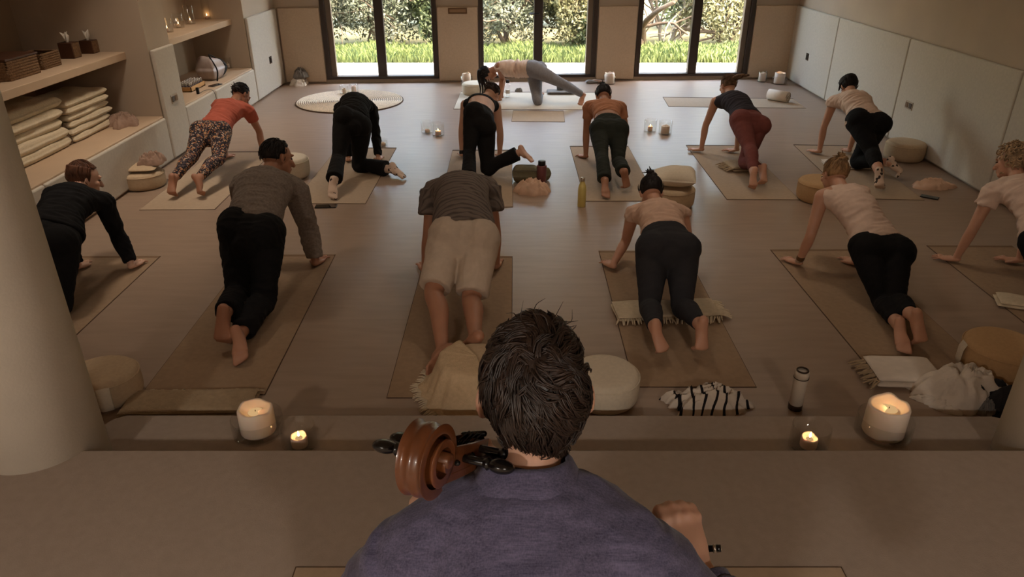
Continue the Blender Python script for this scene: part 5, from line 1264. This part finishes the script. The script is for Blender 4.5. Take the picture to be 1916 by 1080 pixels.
# ---------------------------------------------------------------- the musician with the cello
def musician():
    J = dict(head=(.037, .965, 1.548), neck=(.022, .868, 1.440), pel=(.010, .700, .905), shL=(-.150, .835, 1.318), shR=(.190, .835, 1.326), elL=(-.275, .950, 1.085), wrL=(-.140, .955, 1.330),
             elR=(.418, .765, 1.100), wrR=(.340, .970, 1.160), hiL=(-.085, .700, .885), hiR=(.105, .700, .885), knL=(-.300, 1.120, .850), knR=(.320, 1.120, .850), anL=(-.330, 1.06, .425), anR=(.345, 1.06, .425), toL=(-.375, 1.235, .362), toR=(.395, 1.235, .362))
    J = {k: np.array(v) for k, v in J.items()}
    B = Body(J, dict(s=1.04, male=True, hw=.95, ww=1.12, cw=1.02, aw=.95, nk=.86, arch=.02, hu=(-.02, .10, 1), hf=(-.05, 1, -.1)))
    base = np.array([.01, .70, .34])
    # right fist on the bow
    W = J['wrR']; kn = np.array([.326, 1.052, 1.192]); hr = []
    f = nrm(kn - W); lt = nrm(np.cross(f, [0, 0, 1])); up = np.cross(lt, f)
    hr.append(tube([W - f * .02, W + f * .035 + up * .004, kn], [.027, .036, .041], [.022, .020, .016], lt, 16))
    for o_, dz, L in ((-.032, 0, .9), (-.011, .006, 1.0), (.011, .004, .97), (.031, -.006, .85)):
        k = kn + lt * o_ + up * dz
        hr.append(tube(cr([k - f * .01, k + f * .020 + up * .004, k + f * .036 * L - up * .016, k + f * .030 * L - up * .040 * L, k + f * .012 - up * .052 * L], 12), [.0115, .0118, .0118, .0115, .011, .0108, .0106, .0102, .0098, .0095, .009, .0085], None, lt, 12))
        hr.append(ball(k + up * .009, .0135, None, 12)); hr.append(tube([k + up * .006, W + f * .03 + lt * o_ * .6 + up * .012], [.0075, .004], None, lt, 8))
    hr.append(tube(cr([W + f * .025 - lt * .030, W + f * .055 - lt * .040 - up * .022, W + f * .080 - lt * .020 - up * .040], 8), [.015, .0145, .0135, .0125, .0115, .011, .0105, .009], None, up, 12))
    # left hand at the cello neck
    Wl = J['wrL']; g = np.array([-.040, 1.010, 1.375]); fl = nrm(g - Wl); ll = nrm(np.cross(fl, [0.3, -.3, 1])); ul = np.cross(ll, fl)
    hl = [tube([Wl - fl * .02, Wl + fl * .04, Wl + fl * .085], [.027, .036, .040], [.022, .02, .017], ll, 16)]
    for i, o_ in enumerate((-.032, -.011, .011, .031)):
        k = Wl + fl * .085 + ll * o_; c = np.array([.02 + i * .004, .03, -.03])
        hl.append(tube(cr([k, k + fl * .03 + ul * .008, k + fl * .052 - ul * .004, k + fl * .052 - ul * .028], 9), np.linspace(.0115, .0085, 9), None, ll, 12))
    hl.append(tube([Wl + fl * .03 - ll * .028, Wl + fl * .05 - ll * .045 - ul * .02, Wl + fl * .085 - ll * .03 - ul * .04], [.014, .012, .010], None, ul, 12))
    parts = B.torso(-.04, 1.0, 0, 'flat') + B.yoke() + B.glutes() + B.head() + hr + hl + B.foot('L') + B.foot('R')
    for c in 'LR': parts += B.arm(c) + B.leg(c)
    body = remesh('person', parts, .0048, M['skin_pale'], loc=base, smooth_it=4)
    tag(body, 'dark-haired musician in a violet linen shirt playing cello, seen from behind', 'person')
    ex = (B.lat, B.spine, B.dors)
    # trousers and shoes
    parts = B.torso(-.17, .24, .010, 'flat') + B.glutes(.010)
    for c in 'LR': parts += B.leg(c, 0, 1.95, .014, 'flat', [(0, .10), (1, .075), (2, .065)])
    o = remesh('trousers', parts, .008, M['blk2'], body); wrinkle(o, ex, (9, 20, 12), .005, 2.0)
    for c in 'LR': remesh('shoe', B.foot(c, .010), .007, M['wood_dark'], body, smooth_it=8)
    # shirt
    ct0 = np.array([.024, .893, 1.462])
    parts = B.torso(.02, .985, .017, 'flat', .015) + B.yoke(.017)
    parts += B.arm('L', 0, 1.45, .024, 'flat', .004) + B.arm('R', 0, 1.80, .019, 'flat', .003)
    # shoulder slope from collar to sleeve
    for c in 'LR':
        a = J['neck'] + np.array([0, .0, -.015]); b = J['sh' + c]
        parts.append(tube([a, a * .5 + b * .5 + [0, 0, .012], b + [0, 0, .006]], [.056, .056, .056], [.054, .056, .056], (0, 0, 1), 16))
    parts.append(tube([J['neck'] - [0, .0, .09], J['neck'] + [0, .012, -.03], ct0 - [0, 0, .020]], [.10, .076, .055], [.085, .070, .052], (1, 0, 0), 24, 'flat'))
    parts.append(ball(J['neck'] + [0, .012, -.022], [.092, .074, .040], None, 24))
    o = remesh('shirt', parts, .0052, M['linen'], body, smooth_it=9); 
    wrinkle(o, ex, (5, 10, 6), .011, 3.1); wrinkle(o, ex, (13, 20, 12), .0040, 8.4)
    sh = o
    # rolled cuffs
    for c, f in (('L', .45), ('R', .80)):
        e, w = J['el' + c], J['wr' + c]; p = e + (w - e) * f; d = nrm(w - e); r = .053 if c == 'L' else .043
        MB().tube([p - d * .025, p - d * .022, p + d * .012, p + d * .016], [r, r + .005, r + .004, r - .002], None, B.lat, 28, 'flat').build('cuff', M['linen'], body)
    # stand-and-fall collar, open at the throat
    ct = np.array([.024, .893, 1.462]); n = 44; V = []; F = []
    axu = nrm(np.array([.01, .32, 1])); axl = np.array([1.0, 0, 0]); axf = np.cross(axu, axl)
    rows = [(.054, -.030), (.056, -.006), (.057, .010), (.060, .016), (.064, .011), (.076, -.012), (.088, -.036), (.086, -.040)]
    for i in range(n + 1):
        a = -math.pi / 2 + (i / n - .5) * R_(286)
        for r, z in rows:
            dz = -.012 * max(0, math.sin(a)); rr = r * (1 + .18 * max(0, -math.cos(a + math.pi / 2)) * 0)
            V.append(ct + axl * rr * 1.08 * math.cos(a) + axf * rr * .98 * math.sin(a) + axu * (z + dz))
    m_ = len(rows)
    for i in range(n):
        for j in range(m_ - 1): F.append((i * m_ + j, (i + 1) * m_ + j, (i + 1) * m_ + j + 1, i * m_ + j + 1))
    o = mesh_obj('collar', V, F, M['linen'], body); md = o.modifiers.new('s', 'SOLIDIFY'); md.thickness = .004; md.offset = 0
    wrinkle(o, ex, (20, 30, 20), .0015, 1.2)
    # yoke seam across the back: a stitched ridge lying on the shirt
    from mathutils.bvhtree import BVHTree
    bvh = BVHTree.FromObject(sh, bpy.context.evaluated_depsgraph_get())
    def back_pts(pts, off=.0012):
        out = []
        for x, z in pts:
            hit = bvh.ray_cast(Vector((x, .2, z)) - Vector(base), Vector((0, 1, 0)))
            if hit[0] is not None: out.append(np.array(hit[0]) + base + np.array([0, -off, 0]))
        return out
    sp = back_pts([(x, 1.305 - .25 * (x - .015) ** 2) for x in np.linspace(-.175, .20, 50)])
    if len(sp) > 4: MB().tube(sp, .0022, .0022, (0, 0, 1), 6).build('yoke_seam', M['linen'], body)
    # hair
    ax = B.headframe(); L, f, u = ax; c = J['head']; k = 1.04; T = lambda a, b, d: c + (L * a + f * b + u * d) * k
    Rr = np.array([.075, .099, .101]) * k; ctr = T(0, -.010, .020); q = np.random.default_rng(4)
    hm = mat('hair_musician', rgb(43, 30, 23), .42, .55, 26, .2, 80, stretch=(1, 1, .3), spec=.5)
    V, F = ball(ctr, Rr, ax, 40); V = V.copy()
    def region(d):
        a, b, e = d @ L, d @ f, d @ u
        if b > .42 and e < .62: return False
        low = -.80 + .05 * math.cos(a * 5) if b < -.45 else (-.62 if b < -.12 else (-.14 if abs(a) > .5 and b < .16 else -.30))
        return e > low
    for i, v in enumerate(V):
        d = nrm((v - ctr) / Rr @ ax.T @ ax) if False else nrm(np.array([(v - ctr) @ L / Rr[0], (v - ctr) @ f / Rr[1], (v - ctr) @ u / Rr[2]]) @ ax)
        if not region(d): V[i] = ctr + (v - ctr) * .84
    mb = MB().add(V, F)
    wh = nrm(L * -.02 - f * .62 + u * .78)
    def grow(d, ln, lay, wav, stepn=8):
        low = d @ u < -.35; p = d.copy(); pts = []
        for s_ in range(stepn):
            t_ = s_ / (stepn - 1)
            lift = 1.0 + (.018 + .07 * lay) * math.sin(min(1, t_ * 1.5) * math.pi / 2) * (1 if not low else .35) + (.045 * lay * t_ if d @ u > .25 else 0)
            pts.append(ctr + (L * (p @ L) * Rr[0] + f * (p @ f) * Rr[1] + u * (p @ u) * Rr[2]) * lift)
            fl = p - wh * (p @ wh); fl = nrm(fl) if np.linalg.norm(fl) > .12 else nrm(np.cross(p, L))
            cl = mnoise.noise(Vector((p[0] * 1.9 + 4, p[1] * 1.9, p[2] * 1.9))) * 2.6
            side = np.cross(p, fl)
            dv = nrm(fl + side * (.75 + .9 * cl + wav * math.cos(t_ * 3.4 + wav * 5)) + u * (-.15 if not low else -.6)); dv = nrm(dv - p * (dv @ p)); p = nrm(p + dv * ln / stepn)
        return np.array(pts)
    GD = []
    while len(GD) < 330:
        d = nrm(q.normal(size=3))
        if not region(d): continue
        low = d @ u < -.35
        GD.append((d, grow(d, q.uniform(.45, .85) if not low else q.uniform(.14, .26), q.uniform(0, 1), q.normal(0, .9))))
    GR = np.array([g_[0] for g_ in GD]); cnt = 0
    while cnt < 3600:
        d = nrm(q.normal(size=3))
        if not region(d): continue
        cnt += 1; i = int(np.argmax(GR @ d)); gp_ = GD[i][1]
        root = ctr + (L * (d @ L) * Rr[0] + f * (d @ f) * Rr[1] + u * (d @ u) * Rr[2]) * 1.005; off = root - gp_[0]
        t_ = np.linspace(0, 1, 8)[:, None]; keep = q.uniform(.15, .6)
        pts = gp_ + off * (1 - (1 - keep) * t_) + (d * q.uniform(-.004, .006)) * t_ + q.normal(0, .0012, (8, 3)) * t_
        n_ = q.integers(6, 9); pts = pts[:n_]; wd = q.uniform(.0014, .0028)
        tp = np.interp(np.linspace(0, 1, n_), [0, .3, .7, 1], [1, 1.2, 1.0, .15])
        mb.tube(pts, wd * tp, wd * .6 * tp, d, 5)
    # nape stubble and stray locks
    for j in range(500):
        a = q.uniform(-.95, .95); d = nrm(L * math.sin(a) - f * math.cos(a) + u * q.uniform(-1.05, -.72)); p = ctr + (L * (d @ L) * Rr[0] + f * (d @ f) * Rr[1]) * .93 * (1.0) + u * (d @ u) * Rr[2] * 1.12
        gd = nrm(-u + L * q.normal(0, .3) - f * .05); mb.tube([p, p + gd * .012, p + gd * .02], [.0013, .0012, .0003], None, L, 4)
    for j in range(12):
        d = nrm(L * q.normal(0, .6) + f * q.uniform(-.3, .5) + u * 1.0); p = ctr + (L * (d @ L) * Rr[0] + f * (d @ f) * Rr[1] + u * (d @ u) * Rr[2]) * 1.05
        g1 = nrm(d + q.normal(0, .7, 3)); g2 = nrm(g1 + q.normal(0, .9, 3) - u * .4); mb.tube(cr([p, p + g1 * .02, p + g1 * .02 + g2 * .022], 7), [.0009, .0009, .0008, .0007, .0006, .0004, .0002], None, L, 5)
    mb.build('hair', hm, body)
    for sg in (-1, 1): MB().ball(c + (L * sg * .032 + f * .083 + u * .006) * k, np.array([.012, .008, .006]), ax, 10).build('eye', M['eye'], body)
    return body
musician()

# stool
p = np.array([.01, .70, .34]); t = thing('stool', p, 'low round wooden stool under the musician on the platform', 'stool')
MB().lathe([(.17, .405), (.185, .41), (.185, .432), (.17, .438)], p, 40).build('seat', M['wood_tan'], t)
for i in range(4):
    a = math.pi / 4 + i * math.pi / 2; d = np.array([math.cos(a), math.sin(a), 0]); MB().tube([p + d * .185 + [0, 0, .014], p + d * .12 + [0, 0, .408]], [.014, .018], None, (0, 0, 1), 12, 'flat').build('leg', M['wood_tan'], t)

# cello
N = np.array([-.062, .945, 1.468]); Dn = nrm([.075, .40, -.91]); Up = -Dn
nf = nrm(np.array([0, 1.0, 0]) - Dn * Dn[1]); lc = nrm(np.cross(nf, Up)); nf = np.cross(Up, lc)
cel = thing('cello', (N[0], 1.45, .34), 'brown varnished cello with black pegs held against the left shoulder of the musician', 'cello')
K = lambda x, y, z: N + lc * x + Dn * y + nf * z            # y: down from the nut, z: out of the front
half = np.array([(.0, .27), (.06, .272), (.12, .29), (.158, .325), (.170, .365), (.160, .41), (.128, .45), (.113, .50), (.120, .545), (.150, .585), (.19, .62), (.213, .675), (.215, .735), (.195, .80), (.15, .85), (.08, .88), (.0, .887)])
hs = cr(half, 60); outl = [(x, y) for x, y in hs] + [(-x, y) for x, y in hs[::-1][1:-1]]
def plate_mesh(z0, bulge, sgn):
    V = []; F = []; n = len(outl); cy = .58; rg = 7
    for i in range(rg + 1):
        s = 1 - i / rg * .985
        for x, y in outl: V.append(K(x * s, cy + (y - cy) * s, z0 + sgn * bulge * (1 - s ** 2.2)))
    for i in range(rg):
        for j in range(n): F.append((i * n + j, i * n + (j + 1) % n, (i + 1) * n + (j + 1) % n, (i + 1) * n + j))
    F.append(tuple(rg * n + j for j in range(n))); return V, F
V, F = plate_mesh(-.035, .022, 1); fix_normals(mesh_obj('top_plate', V, F, M['spruce'], cel))
V, F = plate_mesh(-.155, .022, -1); fix_normals(mesh_obj('back_plate', V, F, M['varnish'], cel))
V = []; F = []; n = len(outl)
for z in (-.155, -.035): V += [K(x * .985, .58 + (y - .58) * .99, z) for x, y in outl]
F = [(j, (j + 1) % n, n + (j + 1) % n, n + j) for j in range(n)]; fix_normals(mesh_obj('ribs', V, F, M['varnish'], cel))
MB().tube([K(0, .0, -.010), K(0, .15, -.012), K(0, .27, -.02), K(0, .30, -.08)], [.016, .018, .022, .026], [.014, .015, .02, .03], lc, 16).build('neck', M['varnish'], cel)
V, F = tube([K(0, -.002, .008), K(0, .30, .012), K(0, .58, .022)], [.016, .024, .031], [.006, .007, .008], lc, 14, 'flat'); mesh_obj('fingerboard', V, F, M['ebony'], cel)
MB().tube([K(-.017, -.004, .010), K(.017, -.004, .010)], .005, .006, nf, 10).build('nut', M['ebony'], cel)
MB().tube([K(-.045, .665, .0), K(-.02, .665, .045), K(.02, .665, .045), K(.045, .665, .0)], [.008, .010, .010, .008], [.005] * 4, Dn, 10).build('bridge', M['wood_tan'], cel)
MB().tube([K(0, .70, .03), K(0, .86, .004)], [.026, .014], [.006, .005], lc, 12).build('tailpiece', M['ebony'], cel)
MB().tube([K(0, .885, -.09), np.array([*(K(0, 1.12, -.09))[:2], .345])], .005, None, lc, 10).build('endpin', M['steel'], cel)
for i, x in enumerate((-.011, -.0037, .0037, .011)):
    MB().tube([K(x, -.004, .016), K(x * 2.2, .665, .052), K(x * 1.6, .71, .034)], .0011, None, lc, 6).build('string', M['steel'], cel)
# pegbox and scroll: their own frame, bent back from the neck
Ds = nrm([-.36, -.79, .50]); Ls = nrm(np.array([.92, -.42, .08]) - Ds * np.dot([.92, -.42, .08], Ds)); Fs = np.cross(Ds, Ls); Fs = Fs if Fs[2] > 0 else -Fs
Q = lambda x, y, z: N + Ls * x + Ds * y + Fs * z             # y: up from the nut towards the scroll, z: string side
def walled(y0, y1):
    mb = MB()
    for s in (-1, 1):                                            # two cheeks and a back wall leave the open trough
        V = []; yy = np.linspace(y0, y1, 12)
        for y in yy:
            t_ = (y - y0) / (y1 - y0); w0 = .016 + .004 * math.sin(t_ * 3.1); dp = .030 + .012 * t_
            for x, z in ((w0, .008), (w0 + .006 , .008), (w0 + .005, -dp), (w0 - .002, -dp)): V.append(Q(s * x, y, z))
        F = [(a * 4 + i, a * 4 + (i + 1) % 4, a * 4 + 4 + (i + 1) % 4, a * 4 + 4 + i) for a in range(11) for i in range(4)] + [(0, 1, 2, 3), (44, 45, 46, 47)]
        mb.add(V, F)
    V = []
    for y in yy:
        t_ = (y - y0) / (y1 - y0); w0 = .022 + .004 * math.sin(t_ * 3.1); dp = .030 + .012 * t_
        for x, z in ((-w0, -dp + .01), (w0, -dp + .01), (w0, -dp - .003), (0, -dp - .006), (-w0, -dp - .003)): V.append(Q(x, y, z))
    mb.add(V, [(a * 5 + i, a * 5 + (i + 1) % 5, a * 5 + 5 + (i + 1) % 5, a * 5 + 5 + i) for a in range(11) for i in range(5)] + [(0, 1, 2, 3, 4), (55, 56, 57, 58, 59)])
    return mb
o = fix_normals(walled(-.01, .135).build('pegbox', M['varnish'], cel)); bev(o, .0015)
# volute: a fluted band winding into the eye
Cy, Cz = .162, -.005; V = []; F = []; turns = 2.35; n = 150
sec = [(-1, 0), (-.93, .14), (-.70, -.10), (-.45, -.12), (-.18, .06), (0, .12), (.18, .06), (.45, -.12), (.70, -.10), (.93, .14), (1, 0), (.97, -1.0), (-.97, -1.0)]
for i in range(n):
    th = i / (n - 1) * turns * 2 * math.pi; t_ = i / (n - 1); r = .049 * (1 - t_) ** .85 + .0100
    hw = .0175 + .019 * t_ ** .9; thk = .0135 * (1 - .35 * t_)
    a = -math.pi / 2 - .55 + th
    for sx, sr in sec:
        flut = sr * .016 if sr > -.9 else -thk
        fade = 1 - max(0, t_ - .55) / .45
        rr = r + (flut * fade if sr > -.9 else flut)
        V.append(Q(sx * hw, Cy + rr * math.cos(a + 0) * 1.0, Cz + rr * math.sin(a)))
m_ = len(sec)
for i in range(n - 1):
    for j in range(m_): F.append((i * m_ + j, i * m_ + (j + 1) % m_, (i + 1) * m_ + (j + 1) % m_, (i + 1) * m_ + j))
F += [tuple(range(m_)), tuple((n - 1) * m_ + j for j in range(m_))]
sc_ = fix_normals(mesh_obj('scroll', V, F, M['varnish'], cel)); bev(sc_, .0012, 2, 50)
V, F = tube([Q(-.013, Cy, Cz), Q(.013, Cy, Cz)], .034, None, Ds, 36, 'flat'); mesh_obj('scroll_core', V, F, M['varnish'], sc_)
MB().tube([Q(-.0385, Cy, Cz), Q(-.037, Cy, Cz), Q(.037, Cy, Cz), Q(.0385, Cy, Cz)], [.008, .0115, .0115, .008], None, Ds, 24, 'flat').build('scroll_eye', M['varnish'], sc_)
for y, s, zz in ((.030, 1, -.004), (.062, -1, -.010), (.088, 1, -.012), (.112, -1, -.016)):
    ex_ = .018 if s < 0 else .006
    pg = thing('peg', Q(0, y, zz), None, None); pg.parent = cel; pg.location = tuple(Q(0, y, zz) - ORG[cel])
    mb = MB(); mb.tube([Q(-s * .026, y, zz), Q(s * .03, y, zz), Q(s * (.058 + ex_), y, zz)], [.0045, .0062, .0068], None, Ds, 14)
    mb.tube([Q(s * (.056 + ex_), y, zz), Q(s * (.059 + ex_), y, zz), Q(s * (.062 + ex_), y, zz)], [.008, .0105, .008], None, Ds, 16)
    mb.ball(Q(s * (.080 + ex_), y, zz), [.021, .019, .011], np.array([Ls, Ds, Fs]) if y > .05 else np.array([Ls, Fs, Ds]), 22)
    mb.build('peg_shaft', M['ebony'], pg)
    bpy.data.objects.remove(pg, do_unlink=True) if False else None
    for x in np.linspace(-.010, .010, 7): pass
    mb = MB(); a = np.linspace(0, 2 * math.pi * 6, 80); mb.tube([Q(x, y + .0075 * math.cos(b), zz + .0075 * math.sin(b)) for x, b in zip(np.linspace(-.010, .010, 80), a)], .0011, None, Ls, 5); mb.build('string_winding', M['charcoal_cloth'], pg)
for i, (x, y) in enumerate(((.006, .030), (-.004, .062), (.003, .088), (-.007, .112))): MB().tube([Q(x, y, -.002 - .012 * (i > 0)), Q((-.011, -.0037, .0037, .011)[3 - i], .0, .014)], .0011, None, Ls, 6).build('string', M['charcoal_cloth'], cel)

# bow in the right hand
E0, E1 = np.array([.402, 1.020, 1.150]), np.array([-.28, 1.135, 1.010]); d = nrm(E1 - E0); dn = nrm(np.array([0, -.25, -1]) - d * np.dot([0, -.25, -1], d)); sd = np.cross(d, dn)
t = thing('cello_bow', (E0 + E1) / 2, 'cello bow with a black frog and silver button held in the right hand', 'bow')
MB().tube(cr([E0 + d * .03, E0 + d * .25 + dn * .006, E0 + d * .5 + dn * .008, E1], 20), np.linspace(.0048, .0028, 20), None, dn, 10).build('stick', M['varnish'], t)
MB().tube([E0 - d * .0, E0 + d * .008, E0 + d * .010, E0 + d * .034], [.0070, .0075, .0062, .0068], None, dn, 14, 'flat').build('screw_button', M['ebony'], t)
MB().tube([E0 + d * .009, E0 + d * .015], .0080, None, dn, 14, 'flat').build('silver_ring', M['steel'], t)
MB().tube([E0 - d * .001, E0 + d * .002], .0052, None, dn, 14, 'flat').build('silver_cap', M['steel'], t)
o = fix_normals(MB().obox(E0 + d * .026 - sd * .006 + dn * .002, d * .05, sd * .012, dn * .026).build('frog', M['ebony'], t, smooth=False)); bev(o, .002)
o = fix_normals(MB().obox(E1 - d * .012 - sd * .004, d * .014, sd * .008, dn * .022).build('tip', M['ebony'], t, smooth=False))
MB().tube([E0 + d * .07 + dn * .024, E1 - d * .006 + dn * .020], .0045, .0008, sd, 8, 'flat').build('bow_hair', M['wool'], t)
